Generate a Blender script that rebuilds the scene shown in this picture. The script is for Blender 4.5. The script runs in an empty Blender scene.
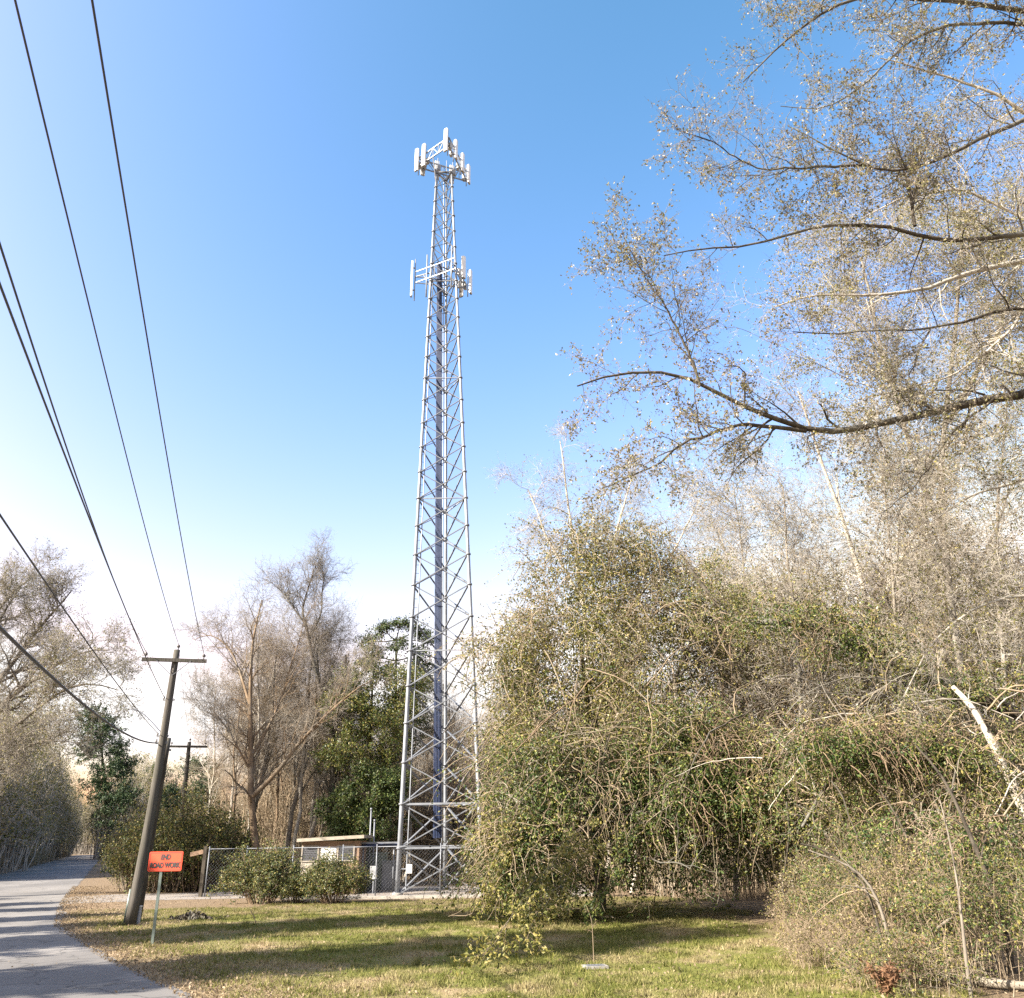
import bpy, math
import numpy as np
from mathutils import Matrix, Vector

C = bpy.context.scene.collection
scene = bpy.context.scene
PI = math.pi
W, H, F = 1024, 998, 825.0
PITCH, ROLL, CAMZ = math.radians(22.4), math.radians(-0.9), 2.5
MCAM = (Matrix.Rotation(PI / 2 + PITCH, 4, 'X') @ Matrix.Rotation(ROLL, 4, 'Z'))
MC = np.array(MCAM.to_3x3())

# ------------------------------------------------------------------ measuring from the photograph
def ray(x, y):
    return MC @ np.array([(x - W / 2) / F, (H / 2 - y) / F, -1.0])
def at(x, y, Y):                       # world point seen at pixel x, y at forward distance Y
    d = ray(x, y); t = Y / d[1]
    return np.array([d[0] * t, Y, CAMZ + d[2] * t])
def gnd(x, y, z=0.0):                  # ground point seen at pixel x, y
    d = ray(x, y); t = (z - CAMZ) / d[2]
    return np.array([d[0] * t, d[1] * t, z])
def X_at(x, y, Y): return at(x, y, Y)[0]

# ------------------------------------------------------------------ materials
def new_mat(name):
    m = bpy.data.materials.new(name); m.use_nodes = True
    nt = m.node_tree; nt.nodes.clear()
    out = nt.nodes.new('ShaderNodeOutputMaterial')
    return m, nt, out
def ramp(nt, stops, fac, interp='LINEAR'):
    r = nt.nodes.new('ShaderNodeValToRGB'); r.color_ramp.interpolation = interp
    e = r.color_ramp.elements
    while len(e) < len(stops): e.new(0.5)
    for k, (p, c) in enumerate(stops):
        e[k].position = p; e[k].color = (*c, 1)
    nt.links.new(fac, r.inputs[0]); return r.outputs[0]
def noise(nt, scale, detail=4, vec=None, rough=0.55, dist=0.0):
    n = nt.nodes.new('ShaderNodeTexNoise'); n.inputs['Scale'].default_value = scale
    n.inputs['Detail'].default_value = detail; n.inputs['Roughness'].default_value = rough
    n.inputs['Distortion'].default_value = dist
    if vec is not None: nt.links.new(vec, n.inputs['Vector'])
    return n.outputs['Fac']
def coords(nt, kind='Object', scale=(1, 1, 1)):
    tc = nt.nodes.new('ShaderNodeTexCoord'); mp = nt.nodes.new('ShaderNodeMapping')
    mp.inputs['Scale'].default_value = scale
    nt.links.new(tc.outputs[kind], mp.inputs['Vector']); return mp.outputs[0]
def mixc(nt, fac, a, b):
    m = nt.nodes.new('ShaderNodeMix'); m.data_type = 'RGBA'
    for s, v in ((m.inputs[0], fac), (m.inputs[6], a), (m.inputs[7], b)):
        if hasattr(v, 'is_output'): nt.links.new(v, s)
        elif isinstance(v, (int, float)): s.default_value = v
        else: s.default_value = (*v, 1)
    return m.outputs[2]
def principled(nt, out, col, rough=0.8, metal=0.0, bump=None, bstr=0.3, bdist=0.02, spec=0.5):
    b = nt.nodes.new('ShaderNodeBsdfPrincipled')
    if hasattr(col, 'is_output'): nt.links.new(col, b.inputs['Base Color'])
    else: b.inputs['Base Color'].default_value = (*col, 1)
    b.inputs['Roughness'].default_value = rough; b.inputs['Metallic'].default_value = metal
    b.inputs['Specular IOR Level'].default_value = spec
    if bump is not None:
        bp = nt.nodes.new('ShaderNodeBump'); bp.inputs['Strength'].default_value = bstr
        bp.inputs['Distance'].default_value = bdist
        nt.links.new(bump, bp.inputs['Height']); nt.links.new(bp.outputs[0], b.inputs['Normal'])
    if out: nt.links.new(b.outputs[0], out.inputs[0])
    return b
def leaf_mat(name, stops, rough=0.5, transl=0.3, spec=0.4):
    m, nt, out = new_mat(name)
    g = nt.nodes.new('ShaderNodeNewGeometry')
    col = ramp(nt, stops, g.outputs['Random Per Island'])
    b = principled(nt, None, col, rough, spec=spec)
    t = nt.nodes.new('ShaderNodeBsdfTranslucent'); nt.links.new(col, t.inputs[0])
    mx = nt.nodes.new('ShaderNodeMixShader'); mx.inputs[0].default_value = transl
    nt.links.new(b.outputs[0], mx.inputs[1]); nt.links.new(t.outputs[0], mx.inputs[2])
    nt.links.new(mx.outputs[0], out.inputs[0]); return m
def bark_mat(name, a, b, scale=6.0, rough=0.9):
    m, nt, out = new_mat(name)
    v = coords(nt, 'Object', (scale, scale, scale * 0.25))
    n1 = noise(nt, 1.0, 6, v, 0.65); n2 = noise(nt, 0.35, 3, coords(nt, 'Object'))
    col = ramp(nt, [(0.3, a), (0.68, b)], n1)
    col = mixc(nt, ramp(nt, [(0.5, (0, 0, 0)), (0.7, (0.55,) * 3)], n2), col, (0.30, 0.30, 0.26))
    principled(nt, out, col, rough, bump=n1, bstr=0.6, bdist=0.03, spec=0.2); return m
def paint_mat(name, a, b=None, scale=3.0, rough=0.6, metal=0.0, bstr=0.0):
    m, nt, out = new_mat(name)
    b = b or tuple(c * 0.8 for c in a)
    n = noise(nt, scale, 5, coords(nt, 'Object'), 0.6)
    principled(nt, out, ramp(nt, [(0.35, a), (0.7, b)], n), rough, metal, bump=n if bstr else None, bstr=bstr)
    return m

M = {}
M['leaf_tan'] = leaf_mat('leaf_tan', [(0, (.09, .07, .045)), (.35, (.26, .21, .14)), (.7, (.19, .18, .10)), (.88, (.40, .35, .26)), (1, (.56, .51, .42))], .45, .35)
M['leaf_olive'] = leaf_mat('leaf_olive', [(0, (.04, .055, .014)), (.4, (.14, .145, .03)), (.75, (.25, .22, .055)), (1, (.36, .30, .11))], .5, .3)
M['leaf_green'] = leaf_mat('leaf_green', [(0, (.025, .050, .014)), (.5, (.07, .105, .026)), (.85, (.13, .16, .035)), (1, (.24, .25, .07))], .48, .25, .35)
M['leaf_dark'] = leaf_mat('leaf_dark', [(0, (.018, .036, .012)), (.6, (.05, .078, .024)), (1, (.12, .14, .045))], .5, .15, .35)
M['needle'] = leaf_mat('needle', [(0, (.018, .040, .016)), (.6, (.045, .080, .028)), (1, (.10, .13, .045))], .5, .15)
M['leaf_brown'] = leaf_mat('leaf_brown', [(0, (.12, .085, .05)), (.5, (.25, .185, .11)), (1, (.42, .33, .22))], .7, .35)
M['leaf_winter'] = leaf_mat('leaf_winter', [(0, (.19, .16, .115)), (.5, (.34, .29, .21)), (1, (.50, .44, .34))], .7, .5)
M['fern'] = leaf_mat('fern', [(0, (.11, .055, .03)), (1, (.27, .15, .08))], .7, .3)
M['bark_grey'] = bark_mat('bark_grey', (.085, .072, .058), (.24, .21, .17))
M['bark_dark'] = bark_mat('bark_dark', (.030, .025, .020), (.10, .085, .065))
M['bark_pale'] = bark_mat('bark_pale', (.24, .21, .17), (.52, .48, .41))
M['bark_brown'] = bark_mat('bark_brown', (.10, .070, .045), (.26, .19, .125))
M['twig_tan'] = bark_mat('twig_tan', (.15, .115, .075), (.33, .26, .18), 2.0)
M['twig_grey'] = bark_mat('twig_grey', (.15, .13, .11), (.34, .30, .255), 2.0)
M['twig_pale'] = bark_mat('twig_pale', (.22, .195, .165), (.50, .46, .40), 2.0)
M['galv'] = paint_mat('galv', (.29, .31, .34), (.17, .185, .21), 1.2, .5, .35)
M['galv_dark'] = paint_mat('galv_dark', (.20, .21, .23), (.13, .135, .15), 2, .6, .3)
M['brace_steel'] = paint_mat('brace_steel', (.21, .225, .25), (.14, .15, .17), 1.5, .55, .3)  # darker copy of galv: shade on the tower braces put into the colour
M['cable'] = paint_mat('cable', (.022, .038, .095), (.045, .065, .14), 3, .5)
M['antenna'] = paint_mat('antenna', (.80, .80, .78), (.70, .70, .69), .8, .45)
M['radio'] = paint_mat('radio', (.45, .45, .44), (.30, .30, .30), 2, .5)
M['wire'] = paint_mat('wire', (.03, .033, .045), (.05, .05, .06), 1, .5)
M['orange'] = paint_mat('orange', (.80, .060, .014), (.72, .052, .012), 1.5, .55)
M['black'] = paint_mat('black', (.015, .012, .012), (.02, .02, .02), 5, .6)
M['post_green'] = paint_mat('post_green', (.17, .21, .19), (.12, .15, .135), 6, .5, .4)
M['insul'] = paint_mat('insul', (.22, .20, .19), (.10, .09, .085), 5, .3)
M['white'] = paint_mat('white', (.72, .72, .70), (.60, .60, .58), 2, .6)
M['tanwall'] = paint_mat('tanwall', (.30, .20, .13), (.20, .13, .085), 4, .85)
M['palewall'] = paint_mat('palewall', (.40, .36, .30), (.29, .25, .20), 3, .85)
M['roofing'] = paint_mat('roofing', (.40, .36, .29), (.25, .22, .17), 3, .9)
M['louver'] = paint_mat('louver', (.07, .07, .075), (.04, .04, .042), 4, .6)
M['cabinet'] = paint_mat('cabinet', (.20, .23, .18), (.14, .165, .13), 2, .6)
M['steelgrey'] = paint_mat('steelgrey', (.40, .41, .42), (.28, .29, .30), 2, .5)
M['concrete'] = paint_mat('concrete', (.36, .34, .30), (.22, .205, .18), 5, .95)

def wood_pole_mat():
    m, nt, out = new_mat('pole_wood')
    v = coords(nt, 'Object', (22, 22, 0.9)); n = noise(nt, 1, 6, v, .65)
    n2 = noise(nt, .9, 3, coords(nt, 'Object'))
    col = ramp(nt, [(.3, (.040, .036, .032)), (.7, (.145, .132, .115))], n)
    col = mixc(nt, ramp(nt, [(.4, (0, 0, 0)), (.75, (.7,) * 3)], n2), col, (.065, .066, .048))
    principled(nt, out, col, .9, bump=n, bstr=.5, spec=.2); return m
M['pole_wood'] = wood_pole_mat()

def asphalt_mat():
    m, nt, out = new_mat('asphalt')
    v = coords(nt, 'Object')
    n = noise(nt, 90, 3, v, .7); n2 = noise(nt, .35, 5, v, .6); n3 = noise(nt, 3.0, 4, v, .6)
    vo = nt.nodes.new('ShaderNodeTexVoronoi'); vo.feature = 'DISTANCE_TO_EDGE'; vo.inputs['Scale'].default_value = .45
    nv = noise(nt, 1.2, 4, v); ad = nt.nodes.new('ShaderNodeVectorMath'); ad.operation = 'ADD'
    nt.links.new(v, ad.inputs[0]); nt.links.new(nv, ad.inputs[1]); nt.links.new(ad.outputs[0], vo.inputs['Vector'])
    col = ramp(nt, [(.25, (.135, .127, .118)), (.75, (.225, .213, .20))], n2)
    col = mixc(nt, .06, col, ramp(nt, [(.3, (.09, .088, .088)), (.7, (.30, .29, .28))], n))
    col = mixc(nt, ramp(nt, [(.5, (0, 0, 0)), (.75, (.35,) * 3)], n3), col, (.30, .27, .23))
    pt = noise(nt, .16, 2, v, .4); col = mixc(nt, ramp(nt, [(.54, (0, 0, 0)), (.56, (.45,) * 3)], pt), col, (.10, .097, .095))
    col = mixc(nt, ramp(nt, [(.0, (.8,) * 3), (.016, (0, 0, 0))], vo.outputs['Distance']), col, (.05, .048, .046))
    principled(nt, out, col, .9, bump=n3, bstr=.15, bdist=.01, spec=.3); return m
M['asphalt'] = asphalt_mat()

def ground_mat():
    m, nt, out = new_mat('ground_cover')
    g = nt.nodes.new('ShaderNodeNewGeometry'); pos = g.outputs['Position']
    sx = nt.nodes.new('ShaderNodeSeparateXYZ'); nt.links.new(pos, sx.inputs[0])
    big = noise(nt, .12, 4, pos, .6); mid = noise(nt, .55, 5, pos, .65); fine = noise(nt, 9, 5, pos, .7); vf = noise(nt, 40, 3, pos, .7)
    green = ramp(nt, [(.3, (.095, .11, .022)), (.7, (.20, .195, .055))], fine)
    dry = ramp(nt, [(.3, (.20, .145, .075)), (.7, (.36, .285, .165))], fine)
    lawn = mixc(nt, ramp(nt, [(.47, (0, 0, 0)), (.64, (1, 1, 1))], mid), green, dry)
    litter = ramp(nt, [(.28, (.12, .085, .052)), (.5, (.19, .14, .09)), (.72, (.26, .195, .125))], vf)
    # forest floor beyond the clearing
    mr = nt.nodes.new('ShaderNodeMapRange'); mr.inputs[1].default_value = 36; mr.inputs[2].default_value = 41
    ad = nt.nodes.new('ShaderNodeMath'); ad.operation = 'MULTIPLY_ADD'
    nt.links.new(big, ad.inputs[0]); ad.inputs[1].default_value = 4; nt.links.new(sx.outputs[1], ad.inputs[2])
    nt.links.new(ad.outputs[0], mr.inputs[0])
    col = mixc(nt, mr.outputs[0], lawn, litter)
    # right-hand thicket floor and left verge
    mr2 = nt.nodes.new('ShaderNodeMapRange'); mr2.inputs[1].default_value = 7.0; mr2.inputs[2].default_value = 9.0
    ad2 = nt.nodes.new('ShaderNodeMath'); ad2.operation = 'MULTIPLY_ADD'
    nt.links.new(mid, ad2.inputs[0]); ad2.inputs[1].default_value = 2.5; nt.links.new(sx.outputs[0], ad2.inputs[2])
    nt.links.new(ad2.outputs[0], mr2.inputs[0])
    col = mixc(nt, mr2.outputs[0], col, litter)
    mr3 = nt.nodes.new('ShaderNodeMapRange'); mr3.inputs[1].default_value = -19; mr3.inputs[2].default_value = -22
    nt.links.new(sx.outputs[0], mr3.inputs[0])
    col = mixc(nt, mr3.outputs[0], col, litter)
    # worn, leaf-strewn verge along the road: distance to the road edge line
    dm = nt.nodes.new('ShaderNodeVectorMath'); dm.operation = 'DOT_PRODUCT'; nt.links.new(pos, dm.inputs[0])
    dm.inputs[1].default_value = (.843, .538, 0)
    mr4 = nt.nodes.new('ShaderNodeMapRange'); mr4.inputs[1].default_value = 6.6; mr4.inputs[2].default_value = 3.2
    ad4 = nt.nodes.new('ShaderNodeMath'); ad4.operation = 'MULTIPLY_ADD'
    nt.links.new(mid, ad4.inputs[0]); ad4.inputs[1].default_value = -3.5; nt.links.new(dm.outputs['Value'], ad4.inputs[2])
    nt.links.new(ad4.outputs[0], mr4.inputs[0])
    ml = nt.nodes.new('ShaderNodeMath'); ml.operation = 'MULTIPLY'; ml.inputs[1].default_value = .8
    nt.links.new(mr4.outputs[0], ml.inputs[0])
    col = mixc(nt, ml.outputs[0], col, ramp(nt, [(.28, (.12, .08, .05)), (.5, (.27, .19, .12)), (.72, (.42, .33, .22))], vf))
    principled(nt, out, col, .95, bump=fine, bstr=.7, bdist=.08, spec=.15); return m
M['ground'] = ground_mat()
def sand_mat():
    m, nt, out = new_mat('dry_soil')
    g = nt.nodes.new('ShaderNodeNewGeometry'); p = g.outputs['Position']; a = noise(nt, 11, 4, p, .8)
    principled(nt, out, ramp(nt, [(.3, (.26, .20, .13)), (.7, (.46, .39, .29))], a), .95, bump=a, bstr=.4, bdist=.03, spec=.2); return m
M['dry_soil'] = sand_mat()
def gravel_mat():
    m, nt, out = new_mat('gravel')
    g = nt.nodes.new('ShaderNodeNewGeometry'); p = g.outputs['Position']
    a = noise(nt, 14, 4, p, .8); b = noise(nt, .7, 4, p)
    col = ramp(nt, [(.3, (.16, .145, .13)), (.7, (.36, .33, .30))], a)
    col = mixc(nt, ramp(nt, [(.45, (0, 0, 0)), (.7, (.6,) * 3)], b), col, (.27, .21, .15))
    principled(nt, out, col, .95, bump=a, bstr=.6, bdist=.05, spec=.2); return m
M['gravel'] = gravel_mat()
def grass_mat():
    m, nt, out = new_mat('grass_blades')
    g = nt.nodes.new('ShaderNodeNewGeometry')
    mid = noise(nt, .55, 5, g.outputs['Position'], .65)
    gr = ramp(nt, [(0, (.085, .105, .022)), (.6, (.165, .175, .042)), (1, (.28, .25, .09))], g.outputs['Random Per Island'])
    dr = ramp(nt, [(0, (.22, .17, .08)), (.6, (.36, .29, .16)), (1, (.50, .42, .27))], g.outputs['Random Per Island'])
    col = mixc(nt, ramp(nt, [(.47, (0, 0, 0)), (.66, (1, 1, 1))], mid), gr, dr)
    b = principled(nt, None, col, .7, spec=.2)
    t = nt.nodes.new('ShaderNodeBsdfTranslucent'); nt.links.new(col, t.inputs[0])
    mx = nt.nodes.new('ShaderNodeMixShader'); mx.inputs[0].default_value = .35
    nt.links.new(b.outputs[0], mx.inputs[1]); nt.links.new(t.outputs[0], mx.inputs[2])
    nt.links.new(mx.outputs[0], out.inputs[0]); return m
M['grass'] = grass_mat()

# ------------------------------------------------------------------ mesh accumulator
class Acc:
    def __init__(s): s.v = []; s.f = []; s.n = 0; s.mats = []
    def mi(s, m):
        if m not in s.mats: s.mats.append(m)
        return s.mats.index(m)
    def add(s, v, f, m, smooth=False):
        v = np.asarray(v, float).reshape(-1, 3); f = np.asarray(f, np.int64)
        s.v.append(v); s.f.append((f + s.n, s.mi(m), smooth)); s.n += len(v)
    def tubes(s, P, R, S, m, cap=False):
        P = np.asarray(P, float); R = np.asarray(R, float)
        if P.ndim == 2: P = P[None]; R = R[None]
        N, K, _ = P.shape
        if N == 0: return
        T = np.empty_like(P); T[:, 1:-1] = P[:, 2:] - P[:, :-2]; T[:, 0] = P[:, 1] - P[:, 0]; T[:, -1] = P[:, -1] - P[:, -2]
        T /= np.linalg.norm(T, axis=2, keepdims=True) + 1e-9
        D = P[:, -1] - P[:, 0]; D /= np.linalg.norm(D, axis=1, keepdims=True) + 1e-9
        ref = np.where(np.abs(D[:, 2:3]) > .8, np.array([[1., 0.05, 0]]), np.array([[0.05, 0., 1]]))[:, None, :]
        U = np.cross(T, ref); U /= np.linalg.norm(U, axis=2, keepdims=True) + 1e-9
        V = np.cross(T, U)
        a = np.arange(S) * 2 * PI / S + .3
        ring = P[:, :, None] + R[:, :, None, None] * (np.cos(a)[None, None, :, None] * U[:, :, None] + np.sin(a)[None, None, :, None] * V[:, :, None])
        idx = np.arange(N * K * S).reshape(N, K, S); nx = np.roll(idx, -1, axis=2)
        q = np.stack([idx[:, :-1], nx[:, :-1], nx[:, 1:], idx[:, 1:]], axis=-1).reshape(-1, 4)
        s.add(ring, q, m, True)
        if cap:
            b = s.n - N * K * S
            s.f.append((idx[:, 0, ::-1] + b, s.mi(m), False)); s.f.append((idx[:, -1] + b, s.mi(m), False))
    def cyl(s, p, q, r, m, S=8, r2=None):
        s.tubes(np.array([p, q], float), np.array([r, r if r2 is None else r2]), S, m, True)
    def bar(s, p, q, w, h, m, up=(0, 0, 1)):
        p = np.asarray(p, float); q = np.asarray(q, float); t = q - p; t /= np.linalg.norm(t)
        up = np.asarray(up, float)
        if abs(t @ up) > .98: up = np.array([0, 1., 0]) if abs(t[1]) < .9 else np.array([1., 0, 0])
        u = np.cross(t, up); u /= np.linalg.norm(u); v = np.cross(u, t)
        c = [(-1, -1), (1, -1), (1, 1), (-1, 1)]
        vs = [e + u * a * w / 2 + v * b * h / 2 for e in (p, q) for a, b in c]
        s.add(vs, [[0, 1, 2, 3], [7, 6, 5, 4], [0, 4, 5, 1], [1, 5, 6, 2], [2, 6, 7, 3], [3, 7, 4, 0]], m)
    def box(s, c, d, m, rz=0.0):
        c = np.asarray(c, float); dx, dy, dz = [k / 2 for k in d]
        v = np.array([(x, y, z) for z in (-dz, dz) for x, y in ((-dx, -dy), (dx, -dy), (dx, dy), (-dx, dy))])
        R = np.array([[math.cos(rz), -math.sin(rz), 0], [math.sin(rz), math.cos(rz), 0], [0, 0, 1]])
        s.add(v @ R.T + c, [[3, 2, 1, 0], [4, 5, 6, 7], [0, 1, 5, 4], [1, 2, 6, 5], [2, 3, 7, 6], [3, 0, 4, 7]], m)
    def leaves(s, c, size, m, rng, nrm=None, flat=0.0, aspect=.55):
        N = len(c)
        if N == 0: return
        d = rng.normal(size=(N, 3)); d[:, 2] -= .25; d /= np.linalg.norm(d, axis=1, keepdims=True)
        n = rng.normal(size=(N, 3))
        n[:, 2] = n[:, 2] * (1 - flat) + flat * 2
        w = np.cross(d, n); w /= np.linalg.norm(w, axis=1, keepdims=True) + 1e-9
        up = np.cross(w, d)
        L = size * rng.uniform(.6, 1.35, (N, 1))
        v = np.stack([c, c + d * L * .45 + w * L * aspect * .5 + up * L * .08, c + d * L - up * L * .06, c + d * L * .45 - w * L * aspect * .5 + up * L * .08], axis=1)
        s.add(v, np.arange(N * 4).reshape(N, 4), m)
    def build(s, name, parent=None, origin=None):
        me = bpy.data.meshes.new(name)
        v = np.concatenate(s.v) if s.v else np.zeros((0, 3))
        if origin is not None: v = v - np.asarray(origin)
        me.vertices.add(len(v)); me.vertices.foreach_set('co', v.astype(np.float32).ravel())
        lt = np.concatenate([np.full(len(f), f.shape[1]) for f, _, _ in s.f]); li = np.concatenate([f.ravel() for f, _, _ in s.f])
        mi = np.concatenate([np.full(len(f), k) for f, k, _ in s.f]); sm = np.concatenate([np.full(len(f), b) for f, _, b in s.f])
        me.loops.add(len(li)); me.loops.foreach_set('vertex_index', li.astype(np.int32))
        me.polygons.add(len(lt)); ls = np.concatenate([[0], np.cumsum(lt)[:-1]])
        me.polygons.foreach_set('loop_start', ls.astype(np.int32))
        me.polygons.foreach_set('material_index', mi.astype(np.int32))
        me.polygons.foreach_set('use_smooth', sm.astype(bool))
        for m in s.mats: me.materials.append(M[m])
        me.update(calc_edges=True)
        o = bpy.data.objects.new(name, me); C.objects.link(o)
        if parent is not None: o.parent = parent
        elif origin is not None: o.location = origin
        return o

def tag(o, label=None, cat=None, group=None, kind=None):
    if label: o['label'] = label
    if cat: o['category'] = cat
    if group: o['group'] = group
    if kind: o['kind'] = kind
    return o
def thing(name, label, cat, loc=(0, 0, 0), group=None):
    o = bpy.data.objects.new(name, None); C.objects.link(o); o.empty_display_size = .3
    o.location = loc; return tag(o, label, cat, group)
def copy_tree(o, parent=None):
    c = o.copy(); C.objects.link(c)
    if parent is not None: c.parent = parent
    for ch in list(o.children): copy_tree(ch, c)
    return c

# ------------------------------------------------------------------ plants
def grow(rng, P, R, n, L, t=(.2, 1.), ang=(35, 70), K=5, noise=.25, grav=0., rr=.6, rtip=.25, ltaper=.5, rmax=None, rmin=.003, up=0.):
    N, Kp, _ = P.shape
    tt = (t[0] + (t[1] - t[0]) * (np.arange(n)[None] + rng.uniform(0, 1, (N, n))) / n).ravel()
    pi = np.repeat(np.arange(N), n)
    x = np.clip(tt * (Kp - 1), 0, Kp - 1.001); k = x.astype(int); fr = (x - k)[:, None]
    p0 = P[pi, k]; p1 = P[pi, k + 1]; pos = p0 * (1 - fr) + p1 * fr
    r = (R[pi, k] * (1 - fr[:, 0]) + R[pi, k + 1] * fr[:, 0]) * rr
    r = np.maximum(r * rng.uniform(.6, 1.1, len(r)), rmin)
    if rmax: r = np.minimum(r, rmax)
    T = p1 - p0; T /= np.linalg.norm(T, axis=1, keepdims=True) + 1e-9
    q = rng.normal(size=T.shape); q -= (q * T).sum(1, keepdims=True) * T; q /= np.linalg.norm(q, axis=1, keepdims=True) + 1e-9
    a = np.radians(rng.uniform(*ang, len(T)))[:, None]
    d = np.cos(a) * T + np.sin(a) * q; d[:, 2] += up
    d /= np.linalg.norm(d, axis=1, keepdims=True)
    Ls = L * (1 - ltaper * tt) * rng.uniform(.55, 1.25, len(tt))
    st = (Ls / (K - 1))[:, None]
    out = np.empty((len(tt), K, 3)); out[:, 0] = pos
    for j in range(1, K):
        d = d + rng.normal(size=d.shape) * noise; d[:, 2] -= grav
        d /= np.linalg.norm(d, axis=1, keepdims=True); out[:, j] = out[:, j - 1] + d * st
    taper = np.linspace(1, rtip, K)[None]
    return out, r[:, None] * taper
def spots(rng, P, m, jit=.03, t0=0.15):
    N, K, _ = P.shape; pi = np.repeat(np.arange(N), m); x = rng.uniform(t0, 1, N * m) * (K - 1.001); k = x.astype(int); f = (x - k)[:, None]
    return P[pi, k] * (1 - f) + P[pi, k + 1] * f + rng.normal(size=(N * m, 3)) * jit
def poly(pts, r0, r1, K=12):          # smooth resampling of a hand-measured limb
    pts = np.asarray(pts, float); d = np.concatenate([[0], np.cumsum(np.linalg.norm(np.diff(pts, axis=0), axis=1))])
    u = np.linspace(0, d[-1], K); P = np.stack([np.interp(u, d, pts[:, k]) for k in range(3)], 1)
    Q = P.copy(); Q[1:-1] = .25 * P[:-2] + .5 * P[1:-1] + .25 * P[2:]
    return Q, np.linspace(r0, r1, K)
def pix(pl):                           # [(x, y, Y), ...] -> world points
    return [at(*p) for p in pl]

def clump(p, s):                       # smooth patchy 0..1 field over space
    q = p / s; f = np.sin(1.9 * q[:, 0] + 1.1 * np.sin(1.3 * q[:, 2]) + .7) + np.sin(2.3 * q[:, 2] + 1.4 * np.sin(1.1 * q[:, 1] + .3)) + np.sin(1.7 * q[:, 1] + 1.2 * np.sin(1.7 * q[:, 0]))
    return np.clip(.5 + f * .36, 0, 1)
def tree_meshes(rng, limbs, wood, twig, levels, leaf=None, nwood=2, sides=(8, 6, 4, 3, 3)):
    """limbs: list of (P, R). levels: kwargs for grow. leaf: list of (mat, per twig, size, jitter)."""
    tw, cr = Acc(), Acc()
    P = np.stack([a for a, _ in limbs]); R = np.stack([b for _, b in limbs])
    tw.tubes(P, R, sides[0], wood)
    last = [(P, R)]
    for i, kw in enumerate(levels):
        src = last[-1]
        kw = dict(kw); also = kw.pop('also', None)
        Pn, Rn = grow(rng, *src, **kw)
        if also is not None:
            P2, R2 = grow(rng, *last[also[0]], **also[1]); Pn = np.concatenate([Pn, P2]); Rn = np.concatenate([Rn, R2])
        tgt = tw if i < nwood - 1 else cr
        tgt.tubes(Pn, Rn, sides[min(i + 1, len(sides) - 1)], wood if i < nwood - 1 else twig)
        last.append((Pn, Rn))
    for spec in leaf or []:
        m, k, sz, j = spec[:4]; lv = spec[4] if len(spec) > 4 else -1
        keep = spec[5] if len(spec) > 5 else None
        Pn = last[lv][0]
        if keep is not None: Pn = Pn[rng.uniform(size=len(Pn)) < keep * (.25 + 1.2 * clump(Pn[:, -1], sz * 30))]
        cr.leaves(spots(rng, Pn, k, j), sz, m, rng)
    return tw, cr
def straight_trunk(rng, h, r, K=12, wob=.25, lean=(0, 0)):
    z = np.linspace(0, h, K); w = np.cumsum(rng.normal(size=(K, 2)) * wob * h / K / 2, axis=0)
    P = np.stack([w[:, 0] + lean[0] * z, w[:, 1] + lean[1] * z, z], 1); P[0] = (0, 0, -.1)
    R = r * (1 - .82 * (z / h)) ; R[0] = r * 1.3
    return P, R
def plant_thing(name, label, cat, base, tw, cr, group=None, local=False, names=('trunk', 'crown')):
    root = thing(name, label, cat, base, group)
    o = None if local else base
    tw.build(names[0], root, o)
    if cr.f: cr.build(names[1], root, o)
    return root
def place(src, loc, rz, sc=1.0, label=None, group=None, used=set()):
    if src.name in used: o = copy_tree(src)
    else: used.add(src.name); o = src
    o.location = loc; o.rotation_euler = (0, 0, rz); o.scale = (sc, sc, sc)
    if label: o['label'] = label
    if group: o['group'] = group
    return o

def bush(rng, n, rad, hgt, stem, leafspec, L2=.6, n2=8, n3=4, K=6, grav=.05, spread=.9, L3=.3, base_r=.25, sr=.02):
    """Multi-stemmed bush round the origin."""
    tw, cr = Acc(), Acc()
    a = rng.uniform(0, 2 * PI, n); u = np.sqrt(rng.uniform(0, 1, n)); 
    b = np.stack([np.cos(a) * u * rad * base_r, np.sin(a) * u * rad * base_r, np.zeros(n) - .05], 1)
    tip = np.stack([np.cos(a) * u * rad * spread, np.sin(a) * u * rad * spread, hgt * np.sqrt(np.maximum(.05, 1 - (u * .93) ** 2)) * rng.uniform(.65, 1.05, n)], 1)
    s = np.linspace(0, 1, K)[None, :, None]
    P = b[:, None] * (1 - s) + tip[:, None] * s
    P[:, :, 2] += (np.sin(s[..., 0] * PI) * hgt * .12)
    P[:, 1:] += np.cumsum(rng.normal(size=(n, K - 1, 3)), axis=1) * hgt * .03
    R = sr * np.linspace(1, .25, K)[None] * rng.uniform(.5, 1.3, (n, 1))
    tw.tubes(P, R, 4, stem)
    P2, R2 = grow(rng, P, R, n2, L2, (.25, 1), (30, 75), 5, .25, grav, .6, ltaper=.3, rmin=.004)
    P3, R3 = grow(rng, P2, R2, n3, L3, (.3, 1), (30, 75), 4, .3, grav, .7, ltaper=.3, rmin=.003)
    cr.tubes(P2, R2, 3, stem); cr.tubes(P3, R3, 3, stem)
    for m, k, sz, j in leafspec: cr.leaves(spots(rng, P3, k, j, 0), sz, m, rng)
    return tw, cr

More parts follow.
